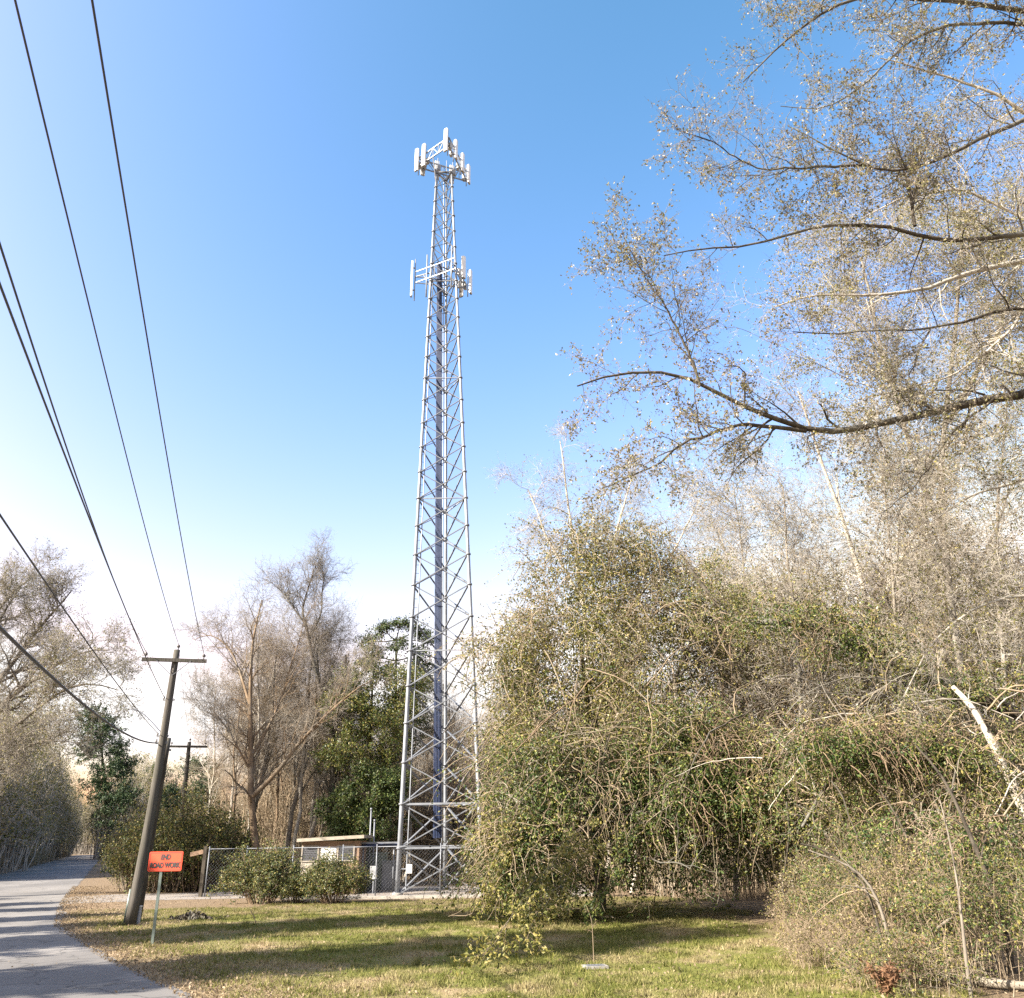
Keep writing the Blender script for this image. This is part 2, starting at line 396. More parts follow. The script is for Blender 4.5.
def vine_mass(rng, ells, n_strand, Ls, vine, leafspec, K=9, grav=.22, fuzz=800, fuzzL=.8, fill=0, fillmat=None, fillsize=.1, zlo=.25, m_leaf=14):
    """Curtain of vines over ellipsoids (cx, cy, cz, rx, ry, rz, weight)."""
    cr = Acc(); w = np.array([e[6] for e in ells], float); w /= w.sum()
    allP = []
    for e, frac in zip(ells, w):
        c = np.array(e[:3]); r = np.array(e[3:6])
        for kind, N in (('drape', int(n_strand * frac)), ('fuzz', int(fuzz * frac))):
            d = rng.normal(size=(N, 3)); 
            if kind == 'drape': d[:, 2] = np.abs(d[:, 2]) * .9 - .35
            else: d[:, 2] = d[:, 2] * .8 + .25
            d /= np.linalg.norm(d, axis=1, keepdims=True)
            rad = rng.uniform(.62, 1.03, (N, 1)) if kind == 'drape' else rng.uniform(.75, 1.02, (N, 1))
            p = c + d * r * rad; ok = p[:, 2] > zlo + .4; ok &= rng.uniform(size=len(p)) < .25 + clump(p, 1.5) * 1.1; p = p[ok]; d = d[ok]; N = len(p)
            nrm = d / r; nrm /= np.linalg.norm(nrm, axis=1, keepdims=True)
            dr = nrm * .7 + rng.normal(size=(N, 3)) * .55
            if kind == 'fuzz': dr = nrm + rng.normal(size=(N, 3)) * .7 + np.array([0, 0, .35])
            dr /= np.linalg.norm(dr, axis=1, keepdims=True)
            L = (Ls if kind == 'drape' else fuzzL) * rng.uniform(.4, 1.3, (N, 1)); g = grav if kind == 'drape' else .06
            P = np.empty((N, K, 3)); P[:, 0] = p
            for j in range(1, K):
                dr = dr + rng.normal(size=(N, 3)) * .22; dr[:, 2] -= g
                dr /= np.linalg.norm(dr, axis=1, keepdims=True); P[:, j] = P[:, j - 1] + dr * L / (K - 1)
            P[:, :, 2] = np.maximum(P[:, :, 2], zlo * rng.uniform(.3, 2.0, (N, 1)))
            R = rng.uniform(.007, .022, (N, 1)) * np.linspace(1, .35, K)[None]
            cr.tubes(P, R, 3, vine); allP.append(P)
        if fill:
            N = int(fill * frac); d = rng.normal(size=(N, 3)); d /= np.linalg.norm(d, axis=1, keepdims=True)
            p = c + d * r * rng.uniform(.25, .93, (N, 1)); p = p[p[:, 2] > zlo]
            # clumping
            p = p[rng.uniform(size=len(p)) < .55 + .9 * clump(p, .9)]
            cr.leaves(p, fillsize, fillmat, rng)
    for P in allP:
        zz = P[:, :, 2].mean(1)
        for li, (m, k, sz, j, z0, z1) in enumerate(leafspec):   # leaf kind fades in between heights z0 (none) and z1 (full)
            pr = np.clip((zz - z0) / (z1 - z0), 0, 1) * np.clip(clump(P[:, 4] + li * 3.7, 1.1) * 1.7 - .15, .06, 1.1); sel = P[rng.uniform(size=len(P)) < pr]
            cr.leaves(spots(rng, sel, k, j, 0), sz, m, rng)
    return cr

# ================================================================== SETTING
def sheet(name, pts, z, mat):
    a = Acc(); v = [(x, y, z) for x, y in pts]; a.add(v, [list(range(len(v)))], mat)
    return tag(a.build(name), kind='structure')
g = Acc(); s = 900.0
g.add([(-s, -s, 0), (s, -s, 0), (s, s, 0), (-s, s, 0)], [[0, 1, 2, 3]], 'ground'); tag(g.build('ground'), kind='structure')

ROAD_R = np.array([(6.5, -24), (2.4, -8), (-.4, 3), (-2.3, 10.5), (-5.7, 16.77), (-9.6, 22.13), (-15.5, 31.2), (-21.6, 43.5), (-31.5, 65), (-46.0, 97), (-61, 130), (-82, 176), (-122, 265)], float)
def resample(P, step):
    d = np.concatenate([[0], np.cumsum(np.linalg.norm(np.diff(P, axis=0), axis=1))]); u = np.arange(0, d[-1], step)
    Q = np.stack([np.interp(u, d, P[:, k]) for k in range(P.shape[1])], 1)
    for _ in range(6): Q[1:-1] = .25 * Q[:-2] + .5 * Q[1:-1] + .25 * Q[2:]
    return Q
rr_ = resample(ROAD_R, .5); tn = np.gradient(rr_, axis=0); tn /= np.linalg.norm(tn, axis=1, keepdims=True)
nl = np.stack([-tn[:, 1], tn[:, 0]], 1)
rng = np.random.default_rng(5)
def rough_edge(n, amp):
    e = rng.normal(size=n) * amp; e2 = np.convolve(rng.normal(size=n + 20), np.ones(9) / 9, 'same')[10:-10] * amp * 2; return e * .5 + e2
RW = 7.8
cols = [rr_ + nl * (0 + rough_edge(len(rr_), .10)[:, None]), rr_ + nl * RW * .5, rr_ + nl * (RW + rough_edge(len(rr_), .12)[:, None])]
V = np.stack(cols, 1); V = np.concatenate([V, np.full(V.shape[:2] + (1,), .012)], 2)
a = Acc(); ix = np.arange(len(rr_) * 3).reshape(-1, 3)
a.add(V, np.stack([ix[:-1, 1], ix[:-1, 0], ix[1:, 0], ix[1:, 1]], 1), 'asphalt'); 
a.f.append((np.stack([ix[:-1, 2], ix[:-1, 1], ix[1:, 1], ix[1:, 2]], 1), 0, False))
tag(a.build('road'), kind='structure')
# worn pale centre line
k0 = np.argmin(np.abs(rr_[:, 1] - 8)); k1 = np.argmin(np.abs(rr_[:, 1] - 20.5)); a = Acc()
c = rr_ + nl * RW * .46
seg = np.stack([c[k0:k1] - nl[k0:k1] * .05, c[k0:k1] + nl[k0:k1] * .05], 1); seg = np.concatenate([seg, np.full(seg.shape[:2] + (1,), .017)], 2)
ix = np.arange(len(seg) * 2).reshape(-1, 2); a.add(seg, np.stack([ix[:-1, 1], ix[:-1, 0], ix[1:, 0], ix[1:, 1]], 1), 'white'); tag(a.build('road_marking'), kind='structure')
# gravel drive from the road to the compound, and the compound's pad
def blob(pts, amp=.25, seed=1):
    r = np.random.default_rng(seed); P = np.array(pts + [pts[0]], float); Q = resample(P, .6); return [tuple(p) for p in Q + r.normal(size=Q.shape) * amp * .4]
sheet('driveway', blob([(-24.5, 47.2), (-21.2, 42.3), (-18.0, 44.6), (-14, 44.8), (-11.2, 45.0), (-11.2, 51.5), (-14, 51.5), (-18.5, 50.0), (-22, 50.5)]), .006, 'gravel')
sheet('gravel_pad', [(-11.4, 43.3), (3.6, 42.7), (3.8, 53.5), (-11.2, 53.5)], .010, 'gravel')
a = Acc(); a.bar((-8.2, 42.95, .05), (3.6, 42.55, .05), .30, .14, 'concrete'); tag(a.build('kerb'), kind='structure')

# ================================================================== CELL TOWER
A0, B0, C0 = np.array([-6.06, 45.63, 0]), np.array([-1.75, 45.63, 0]), np.array([-3.95, 49.3, 0])
ZT = 47.6
A1, B1, C1 = np.array([-5.13, 46.55, ZT]), np.array([-4.05, 46.55, ZT]), np.array([-4.5, 47.5, ZT])
CT = (A1 + B1 + C1) / 3
base = (A0 + B0 + C0) / 3
tower = thing('cell_tower', 'tall grey three-legged lattice tower carrying white antennas, standing in the fenced gravel compound', 'cell tower', base)
def lerp(p, q, t): return p + (q - p) * t
zs = [0]; h = 2.15
while zs[-1] + h < ZT: zs.append(zs[-1] + h); h = 1.28 + (2.15 - 1.28) * (1 - zs[-1] / ZT)
zs.append(ZT); ts = [z / ZT for z in zs]
legs = [(A0, A1), (B0, B1), (C0, C1)]
for p, q in legs:
    m = Acc(); m.tubes(np.array([lerp(p, q, t) for t in np.linspace(0, 1.0, 14)]), np.linspace(.125, .065, 14), 10, 'galv', True)
    for t in ts[1:-1]:
        c = lerp(p, q, t); dr = (q - p) / np.linalg.norm(q - p); r = .125 - .06 * t
        m.cyl(c - dr * .04, c + dr * .04, r + .055, 'galv_dark', 8)
    m.cyl(p - (0, 0, .05), p + (0, 0, .10), .32, 'concrete', 12); m.cyl(p + (0, 0, .10), p + (0, 0, .14), .24, 'galv_dark', 12)
    m.build('leg', tower, base)
for i in range(len(ts) - 1):
    for fa, fb in ((0, 1), (1, 2), (2, 0)):
        m = Acc(); pa, pb = legs[fa], legs[fb]; w = .105 - .05 * ts[i]
        a_, b_, c_, d_ = lerp(*pa, ts[i]), lerp(*pb, ts[i + 1]), lerp(*pb, ts[i]), lerp(*pa, ts[i + 1])
        off = np.cross(b_ - a_, (0, 0, 1)); off = off / np.linalg.norm(off) * w * .6
        m.bar(a_ + off, b_ + off, w, w * .55, 'brace_steel'); m.bar(c_ - off, d_ - off, w, w * .55, 'brace_steel')
        m.build('cross_brace', tower, base)
for i in (1, 2, 6, 11, 16, 21):
    for fa, fb in ((0, 1), (1, 2), (2, 0)):
        m = Acc(); m.bar(lerp(*legs[fa], ts[i]), lerp(*legs[fb], ts[i]), .10 if i < 3 else .06, .10 if i < 3 else .06, 'galv'); m.build('horizontal_strut', tower, base)
# cable run up the middle of the front face
cb, ct = at(437.5, 838, 46.9), at(439.5, 262, 46.9)
m = Acc(); n = 11
for k in range(n):
    o = (k - (n - 1) / 2) / n; q = []
    for t in np.linspace(0, 1, 10):
        p = lerp(cb, ct, t) + np.array([o * (.46 - .10 * t), .05 * (k % 2), 0]); q.append(p)
    m.tubes(np.array(q), np.full(10, .021), 5, 'cable')
for t in np.linspace(.01, .99, 13):
    p = lerp(cb, ct, t); m.bar(p + (-.25, .09, 0), p + (.25, .09, 0), .04, .05, 'galv_dark')
m.build('cable_ladder', tower, base)
m = Acc(); e = np.array([.42, .06, 0]); cl = lambda t: lerp(A0, A1, t) + e * (1 - .8 * t)
m.tubes(np.array([cl(t) for t in np.linspace(.005, 1, 14)]), np.full(14, .035), 6, 'galv')
for t in np.linspace(.02, .98, 90): m.bar(lerp(A0, A1, t), cl(t), .02, .02, 'galv_dark')
m.build('climbing_rail', tower, base)
m = Acc(); p1 = lerp(*legs[2], .02)
m.tubes(np.array([lerp(C0, C1, t) + np.array([-.18, -.1, 0]) for t in np.linspace(.05, 1, 10)]), np.full(10, .028), 6, 'galv'); m.build('conduit', tower, base)

def antenna(parent, pos, L=1.9, w=.30, d=.14, face=(0, -1), radio=True):
    f = np.array([face[0], face[1], 0.]); f /= np.linalg.norm(f); rz = math.atan2(f[1], f[0]) + PI / 2
    p = np.asarray(pos, float)
    m = Acc(); m.cyl(p + (0, 0, -L * .62), p + (0, 0, L * .58), .035, 'galv', 8); pi = m.build('mounting_pipe', parent, base)
    m = Acc(); c = p + f * .22; t = np.array([f[1], -f[0], 0])
    prof = [(-w / 2, -d / 2), (w / 2, -d / 2), (w / 2, d * .2), (w * .3, d / 2), (-w * .3, d / 2), (-w / 2, d * .2)]
    lo = [c + t * x + f * y + (0, 0, -L / 2) for x, y in prof]; hi = [c + t * x + f * y + (0, 0, L / 2) for x, y in prof]
    m.add(lo + hi, [[i, (i + 1) % 6, (i + 1) % 6 + 6, i + 6] for i in range(6)], 'antenna')
    m.add(lo + hi, [[5, 4, 3, 2, 1, 0], [6, 7, 8, 9, 10, 11]], 'antenna')
    for s_ in (-.32, .32): m.bar(p + (0, 0, L * s_), c + (0, 0, L * s_), .07, .06, 'galv_dark')
    for s_ in (-.08, .0, .08): m.cyl(c + t * s_ + (0, 0, -L / 2), c + t * s_ + (0, 0, -L / 2 - .09), .018, 'black', 6)
    m.build('panel_antenna', parent, base)
    if radio:
        m = Acc(); m.box(p - f * .20 + (0, 0, -L * .12), (.30, .16, .5), 'radio', rz); m.box(p - f * .29 + (0, 0, -L * .12), (.24, .03, .44), 'galv_dark', rz); m.build('radio_unit', parent, base)
def sector_frame(name, p, q, gap, struts, slim=False):
    """Double-rail side arm between corners p and q, with struts back to the tower."""
    m = Acc(); up = np.array([0, 0, gap])
    for z in (0, 1): m.bar(p + up * z, q + up * z, .055 if slim else .08, .055 if slim else .08, 'galv')
    for t in np.linspace(0, 1, 3 if slim else 7): m.bar(lerp(p, q, t), lerp(p, q, t) + up, .05, .05, 'galv')
    for t in range(0 if slim else 6): m.bar(lerp(p, q, t / 6) + up * (t % 2), lerp(p, q, (t + 1) / 6) + up * ((t + 1) % 2), .035, .035, 'galv')
    for a_, b_ in struts: m.bar(a_, b_, .06, .06, 'galv_dark')
    return m.build(name, tower, base)
# top platform: corners left, near, far right
zt = 48.3; c3 = CT * (1, 1, 0)
K1, K2, K3 = [c3 + np.array([r_ * math.cos(math.radians(q)), r_ * math.sin(math.radians(q)), zt]) for q, r_ in ((183, 2.0), (-78, 2.1), (42, 2.1))]
top = [A1, B1, C1]
for p, q, st in ((K1, K2, ((A1, lerp(K1, K2, .35)), (A1 - (0, 0, 1.2), lerp(K1, K2, .5)))), (K2, K3, ((B1, lerp(K2, K3, .5)), (B1 - (0, 0, 1.2), lerp(K2, K3, .6)))), (K3, K1, ((C1, lerp(K3, K1, .5)), (C1 - (0, 0, 1.2), lerp(K3, K1, .4))))):
    fr = sector_frame('antenna_mount', p, q, .8, st)
    nrm = np.cross(q - p, (0, 0, 1)); nrm = nrm[:2] / np.linalg.norm(nrm)
    for t in {0: (.03, .26, .97), 1: (.25, .62, .95), 2: (.30, .60, .88)}[[0, 1, 2][(0 if p is K1 else 1 if p is K2 else 2)]]:
        antenna(fr, lerp(p, q, t) + np.array([0, 0, .45]), 2.05 if p is K1 else 1.7, .32, .15, nrm)
# top plate and obstruction light
m = Acc()
for a_, b_ in ((A1, B1), (B1, C1), (C1, A1)): m.bar(a_, b_, .08, .08, 'galv')
m.cyl(C1, C1 + (0, 0, 2.0), .03, 'galv', 6); m.build('top_frame', tower, base)
# lower platform
zl = 38.5; tl = zl / ZT; Am, Bm, Cm = [lerp(*l, tl) for l in legs]; c3 = (Am + Bm + Cm) / 3 * (1, 1, 0)
K1, K2, K3 = [c3 + np.array([r_ * math.cos(math.radians(q)), r_ * math.sin(math.radians(q)), zl]) for q, r_ in ((182, 2.0), (-62, 1.7), (22, 1.55))]
fr = sector_frame('antenna_mount', K1 + (0, 0, -.5), K2 + (0, 0, -.5), .9, ((Am, K1), (Am - (0, 0, 1.2), lerp(K1, K2, .2)), (Bm, lerp(K1, K2, .7))), True); 
nrm = np.array([-.8, -.6])
antenna(fr, K1 + (-.02, 0, -.2), 2.9, .26, .12, (-1, -.2), False)
m = Acc(); p = lerp(K1, K2, .3); m.cyl(p + (0, 0, -2.0), p + (0, 0, 1.5), .05, 'galv', 8); m.build('mounting_pipe', fr, base)
m = Acc(); p = lerp(K1, K2, .93); m.cyl(p + (0, 0, -2.0), p + (0, 0, 1.5), .05, 'galv', 8); m.build('mounting_pipe', fr, base)
fr = sector_frame('antenna_mount', K2 + (0, 0, -.5), K3 + (0, 0, -.5), .35, ((Bm, lerp(K2, K3, .5)), (Bm - (0, 0, 1), lerp(K2, K3, .8))), True)
antenna(fr, K3 + (-.25, -.5, .75), 1.8, .30, .15, (.8, -.6)); antenna(fr, K3 + (.15, .1, .0), 1.9, .30, .15, (.9, -.3)); 
fr = sector_frame('antenna_mount', K3 + (0, 0, -.5), K1 + (0, 0, -.5), .5, ((Cm, lerp(K3, K1, .5)), (Cm - (0, 0, 1), lerp(K3, K1, .6))), True)
antenna(fr, lerp(K3, K1, .12) + (0, 0, -.2), 1.9, .30, .15, (.6, .8))
m = Acc(); p = lerp(A0, A1, .025) + np.array([.55, -.1, 0]); m.box(p + (0, 0, .0), (.30, .05, .42), 'white'); m.bar(p + (-.5, .08, 0), p + (.1, .06, 0), .05, .05, 'galv'); m.build('meter_box', tower, base)

# ================================================================== UTILITY POLES AND WIRES
PB = gnd(130, 925); pt = at(178, 650, PB[1])
ARM = np.array([.97, .24, 0]); ARM /= np.linalg.norm(ARM)
PD = pt - PB
def utility_pole(label, loc, D, arm_len, group, arm_at=.955):
    root = thing('utility_pole', label, 'utility pole', loc, group); L = np.linalg.norm(D)
    m = Acc(); m.tubes(np.array([D * t + np.array([.05 * math.sin(t * 4), 0, 0]) for t in np.linspace(-.01, 1, 12)]), np.linspace(.19, .115, 12), 14, 'pole_wood', True); m.build('pole', root)
    c = D * arm_at + np.array([0, -.16, 0]); e1, e2 = c - ARM * arm_len * .5, c + ARM * arm_len * .5
    m = Acc(); m.bar(e1, e2, .10, .13, 'pole_wood'); m.build('crossarm', root)
    for s_ in (-1, 1):
        m = Acc(); m.bar(c + ARM * s_ * .62 + (0, -.06, -.02), D * (arm_at - .062) + np.array([0, -.17, 0]), .035, .02, 'galv_dark'); m.build('brace', root)
    tops = [e1 + ARM * .12 + (0, 0, .06), D + (0, 0, 0), e2 - ARM * .12 + (0, 0, .06)]
    for p in tops:
        m = Acc(); m.cyl(p, p + (0, 0, .10), .02, 'galv_dark', 6)
        for z, r in ((.10, .06), (.135, .075), (.17, .05)): m.cyl(p + (0, 0, z), p + (0, 0, z + .033), r, 'insul', 10, r * .8)
        m.build('insulator', root)
    for t in (.80, .66, .635):
        p = D * t; m = Acc(); m.bar(p + (-.22, -.02, 0), p + (.2, -.02, 0), .06, .08, 'galv_dark'); m.cyl(p + (-.2, -.02, .0), p + (-.2, -.02, .13), .035, 'insul', 8); m.build('cable_bracket', root)
    return root, [np.asarray(loc) + p + np.array([0, 0, .2]) for p in tops]
pole, PT = utility_pole('leaning weathered wooden utility pole with a crossarm at the road edge, nearest of the two', PB, PD, 2.3, None)
far_base = at(184, 800, 55.0) * (1, 1, 0)
ftop = at(190, 742, 55.0)
pole2, PT2 = utility_pole('small distant utility pole with a crossarm rising above the evergreen shrubs', far_base, ftop - far_base, 2.3, None, .965)
back_base = np.array([6.3, -19.5, 0.]); pole3, PT3 = utility_pole('wooden utility pole with a crossarm on the verge behind the viewpoint', back_base, np.array([0, 0, 9.2]), 2.3, None)
# bark-dark old stub standing against the pole, guard strip at its base
sb = gnd(136, 921); st = at(168, 738, sb[1]); sroot = thing('stub_pole', 'shorter dark cut-off wooden pole standing right behind the leaning utility pole', 'pole stub', sb)
m = Acc(); m.tubes(np.array([(st - sb) * t for t in np.linspace(-.01, 1, 8)]), np.linspace(.17, .12, 8), 12, 'bark_dark', True); m.build('pole', sroot)
m = Acc(); m.bar((st - sb) * .93 + (-.16, -.2, 0), (st - sb) * .93 + (.16, .1, 0), .05, .07, 'galv_dark'); m.build('strap', sroot)
m = Acc(); p = gnd(124, 925); m.tubes(np.array([p, p + (.06, 0, 1.1)]), np.array([.05, .05]), 8, 'post_green', True)
tag(m.build('marker_stake', None, p), 'short pale green marker stake at the foot of the leaning utility pole', 'stake')
m = Acc(); p = gnd(138, 924.5); m.box(p + (0, 0, .26), (.10, .05, .56), 'steelgrey'); m.box(p + (0, 0, .56), (.12, .07, .04), 'white')
tag(m.build('ground_box', None, p), 'narrow grey utility box at the right foot of the leaning pole', 'utility box')

def wire(label, p0, px, Hs, r, p2=None, sag=.5, n=40, group='overhead wires along the road'):
    """Wire from the pole through the point seen at pixel px (at height Hs) and on to the next pole."""
    d = ray(*px); t = (Hs - CAMZ) / d[2]; q = np.array([0, 0, CAMZ]) + d * t
    s_ = (PB[1] - (-19.5)) / (p0[1] - q[1]); e = p0 + (q - p0) * s_; 
    tq = 1 / s_; u = np.linspace(0, 1, n); P = p0 + (e - p0) * u[:, None]
    k = (p0[2] - q[2]) / (tq * (1 - tq)); P[:, 2] = p0[2] - k * u * (1 - u)
    m = Acc(); m.tubes(P, np.full(n, r), 6, 'wire'); return tag(m.build('power_line'), label, 'power line', group)
wire('black overhead wire from the top of the leaning pole, second from the right', PT[1], (15, 0), 8.75, .010)
wire('rightmost black overhead wire, from the right end of the near crossarm', PT[2], (92, 0), 8.45, .010)
wire('black overhead wire from the left end of the near crossarm', PT[0], (0, 245), 7.9, .012)
wire('black neutral wire fixed to the side of the leaning pole below its crossarm', PB + PD * .80 + (-.2, 0, .1), (0, 285), 7.0, .012)
wire('upper thin communication wire over the road from below the crossarm', PB + PD * .66 + (-.2, 0, .1), (0, 515), 5.7, .012)
wire('thick sagging black communication cable, lowest of the wires', PB + PD * .635 + (-.2, 0, 0), (0, 628), 4.55, .022)
m = Acc(); u = np.linspace(0, 1, 24); p0, p1 = PB + PD * .675 + (-.1, 0, 0), at(112, 721, 52)
P = p0 + (p1 - p0) * u[:, None]; P[:, 2] += .75 * np.sin(u * PI) ; m.tubes(P, np.full(24, .020), 5, 'wire'); tag(m.build('service_wire'), 'thin arched service wire bowing left from the middle of the leaning pole', 'wire')
for k, (a_, b_, lb) in enumerate(((PT[0], PT2[0], 'left wire between the near and the far utility pole'), (PT[1], PT2[1], 'middle wire between the tops of the two utility poles'), (PT[2], PT2[2], 'right wire between the near and the far utility pole'))):
    m = Acc(); P = a_ + (b_ - a_) * u[:, None]; P[:, 2] -= 1.2 * u * (1 - u); m.tubes(P, np.full(24, .007), 5, 'wire'); tag(m.build('power_line'), lb, 'power line', 'wires on to the far pole')

# ================================================================== ROAD WORK SIGN
SB = gnd(152, 945); stp = at(163.5, 853, SB[1]); sign = thing('road_sign', 'orange END ROAD WORK sign on a thin leaning green post by the road', 'road sign', SB)
m = Acc(); d = stp - SB; m.bar((0, 0, -.1), d * 1.0, .075, .03, 'post_green'); m.bar((.0, .012, -.1), d * 1.0 + (0, .012, 0), .03, .045, 'post_green'); m.build('post', sign)
pc = at(165.5, 861.3, SB[1] - .05) - SB; tilt = math.atan2(d[0], d[2])
panel = bpy.data.objects.new('sign_panel', None)
m = Acc(); hw, hh, r_ = .50, .25, .035; prof = []
for cx, cy, a0 in ((hw - r_, hh - r_, 0), (-hw + r_, hh - r_, 90), (-hw + r_, -hh + r_, 180), (hw - r_, -hh + r_, 270)):
    for k in range(4): q = math.radians(a0 + k * 30); prof.append((cx + r_ * math.cos(q), cy + r_ * math.sin(q)))
n = len(prof); fr_ = [(x, -.006, z) for x, z in prof]; bk = [(x, .006, z) for x, z in prof]
m.add(fr_ + bk, [list(range(n))[::-1], [n + i for i in range(n)]], 'orange'); m.add(fr_ + bk, [[i, (i + 1) % n, n + (i + 1) % n, n + i] for i in range(n)], 'orange')
t_ = .014; iw, ih = hw - .03, hh - .03
for p_, q_ in (((-iw, ih), (iw, ih)), ((-iw, -ih), (iw, -ih)), ((-iw, -ih), (-iw, ih)), ((iw, -ih), (iw, ih))):
    m.bar((p_[0], -.008, p_[1]), (q_[0], -.008, q_[1]), t_, .003, 'black', (0, 1, 0))
pn = m.build('sign_panel', sign); pn.location = pc; pn.rotation_euler = (0, tilt * .35, math.radians(-8))
def text_mesh(body, size, bold=.012):
    cu = bpy.data.curves.new('lettering', 'FONT'); cu.body = body; cu.size = size; cu.align_x = 'CENTER'; cu.align_y = 'CENTER'; cu.offset = bold; cu.extrude = .002
    o = bpy.data.objects.new('tmp_text', cu); C.objects.link(o); dg = bpy.context.evaluated_depsgraph_get(); me = bpy.data.meshes.new_from_object(o.evaluated_get(dg)); bpy.data.objects.remove(o)
    me.materials.clear(); me.materials.append(M['black']); return me
for body, z in (('END', .105), ('ROAD WORK', -.105)):
    o = bpy.data.objects.new('lettering', text_mesh(body, .165, .010)); C.objects.link(o); o.parent = pn; o.location = (0, -.011, z); o.rotation_euler = (PI / 2, 0, 0); o.scale = (.86, 1.1, 1)

# ================================================================== COMPOUND: shed, cabinets, cable bridge, fence
def P3(x, y, Y): return at(x, y, Y)
sc = np.array([X_at(328, 870, 46.5), 48.0, 0.]); shed = thing('equipment_shed', 'small tan equipment shed with a flat pale roof behind the front shrubs', 'shed', sc)
m = Acc(); m.box((0, 0, 1.27), (3.0, 2.4, 2.54), 'tanwall'); m.box((-.62, -1.21, 1.1), (1.75, .02, 2.1), 'palewall'); m.build('wall', shed)
m = Acc(); v0 = np.array([(-1.72, -1.55, 2.52), (1.78, -1.55, 2.66), (1.78, 1.5, 2.66), (-1.72, 1.5, 2.52)]); 
m.add(np.concatenate([v0, v0 + (0, 0, .16)]), [[3, 2, 1, 0], [4, 5, 6, 7], [0, 1, 5, 4], [1, 2, 6, 5], [2, 3, 7, 6], [3, 0, 4, 7]], 'roofing'); m.build('roof', shed)
for x in (-1.05, .82):
    m = Acc()
    for a_, b_ in (((-.45, 0, .36), (.45, 0, .36)), ((-.45, 0, -.36), (.45, 0, -.36)), ((-.42, 0, -.36), (-.42, 0, .36)), ((.42, 0, -.36), (.42, 0, .36))): m.bar(np.array(a_) + (x, -1.24, 1.95), np.array(b_) + (x, -1.24, 1.95), .06, .05, 'palewall')
    w_ = m.build('window', shed); m = Acc(); m.box((x, -1.226, 1.95), (.82, .012, .68), 'louver')
    for z in np.linspace(-.3, .3, 8): m.bar((x - .39, -1.238, 1.95 + z), (x + .39, -1.238, 1.95 + z), .03, .012, 'galv_dark')
    m.build('louvre', w_)
m = Acc(); m.box((-.08, -1.235, 1.15), (.8, .05, 2.1), 'white'); m.box((.22, -1.27, 1.1), (.05, .04, .16), 'galv_dark'); m.build('door', shed)
# cabinets and the cable bridge
def cab(label, px, Y, w, dpt, h, mat, z0=.1):
    x = X_at(px, 880, Y); r = thing('equipment_cabinet', label, 'equipment cabinet', (x, Y, 0))
    m = Acc(); m.box((0, 0, z0 + h / 2), (w, dpt, h), mat); m.box((0, 0, z0 + h + .03), (w + .08, dpt + .08, .06), mat); m.box((0, 0, z0 / 2), (w * .9, dpt * .9, z0), 'concrete'); m.build('body', r)
    m = Acc(); m.box((0, -dpt / 2 - .012, z0 + h * .5), (w * .86, .024, h * .86), mat); m.bar((w * .32, -dpt / 2 - .035, z0 + h * .45), (w * .32, -dpt / 2 - .035, z0 + h * .58), .03, .03, 'black'); m.build('door', r)
    return r
cab('pale green equipment cabinet between the shed and the tower leg', 376, 49.5, 1.1, .8, 1.75, 'cabinet')
cab('small dark equipment cabinet next to the tower leg', 389, 48.6, .7, .7, 1.35, 'galv_dark')
cab('low dark equipment cabinet standing against the shed', 363, 49.4, .7, .7, 1.5, 'galv_dark')
m = Acc(); p = at(373.5, 874, 47.0); p[2] = 0; m.box(p + (0, 0, 1.0), (.36, .14, .62), 'steelgrey'); m.bar(p, p + (0, 0, 1.3), .06, .06, 'galv'); tag(m.build('meter_box', None, p), 'light grey meter box on a short post in front of the green cabinet', 'meter box')
br = thing('cable_bridge', 'horizontal cable bridge on posts from the shed to the tower leg', 'cable bridge', (X_at(376, 880, 47.6), 47.6, 0)); bo = np.array(br.location)
xl, xr = X_at(352, 842, 47.6), X_at(399, 842, 47.6)
m = Acc()
for y in (-.25, .25): m.bar((xl, 47.6 + y, 2.42), (xr, 47.6 + y, 2.42), .05, .08, 'brace_steel')
for x in np.linspace(xl, xr, 8): m.bar((x, 47.35, 2.42), (x, 47.85, 2.42), .04, .04, 'galv_dark')
m.build('tray', br, bo)
m = Acc()
for k in range(6): m.tubes(np.array([(x, 47.42 + k * .07, 2.32 - .05 * math.sin(x * 3 + k)) for x in np.linspace(xl, xr, 8)]), np.full(8, .03), 5, 'cable')
m.build('cables', br, bo)
for x in (lerp(xl, xr, .25), lerp(xl, xr, .9)): m = Acc(); m.cyl((x, 47.6, 0), (x, 47.6, 2.38), .04, 'brace_steel', 8); m.build('post', br, bo)
for px, h_, lb in ((368, 4.1, 'tall thin grey mast pipe rising beside the shed roof'), (372, 3.5, 'shorter thin pipe next to the mast beside the shed roof')):
    p = np.array([X_at(px, 880, 49.0), 49.0, 0]); m = Acc(); m.cyl(p, p + (0, 0, h_), .045, 'brace_steel', 8); m.cyl(p + (0, 0, h_), p + (0, 0, h_ + .12), .06, 'brace_steel', 8); tag(m.build('mast_pipe', None, p), lb, 'pipe')
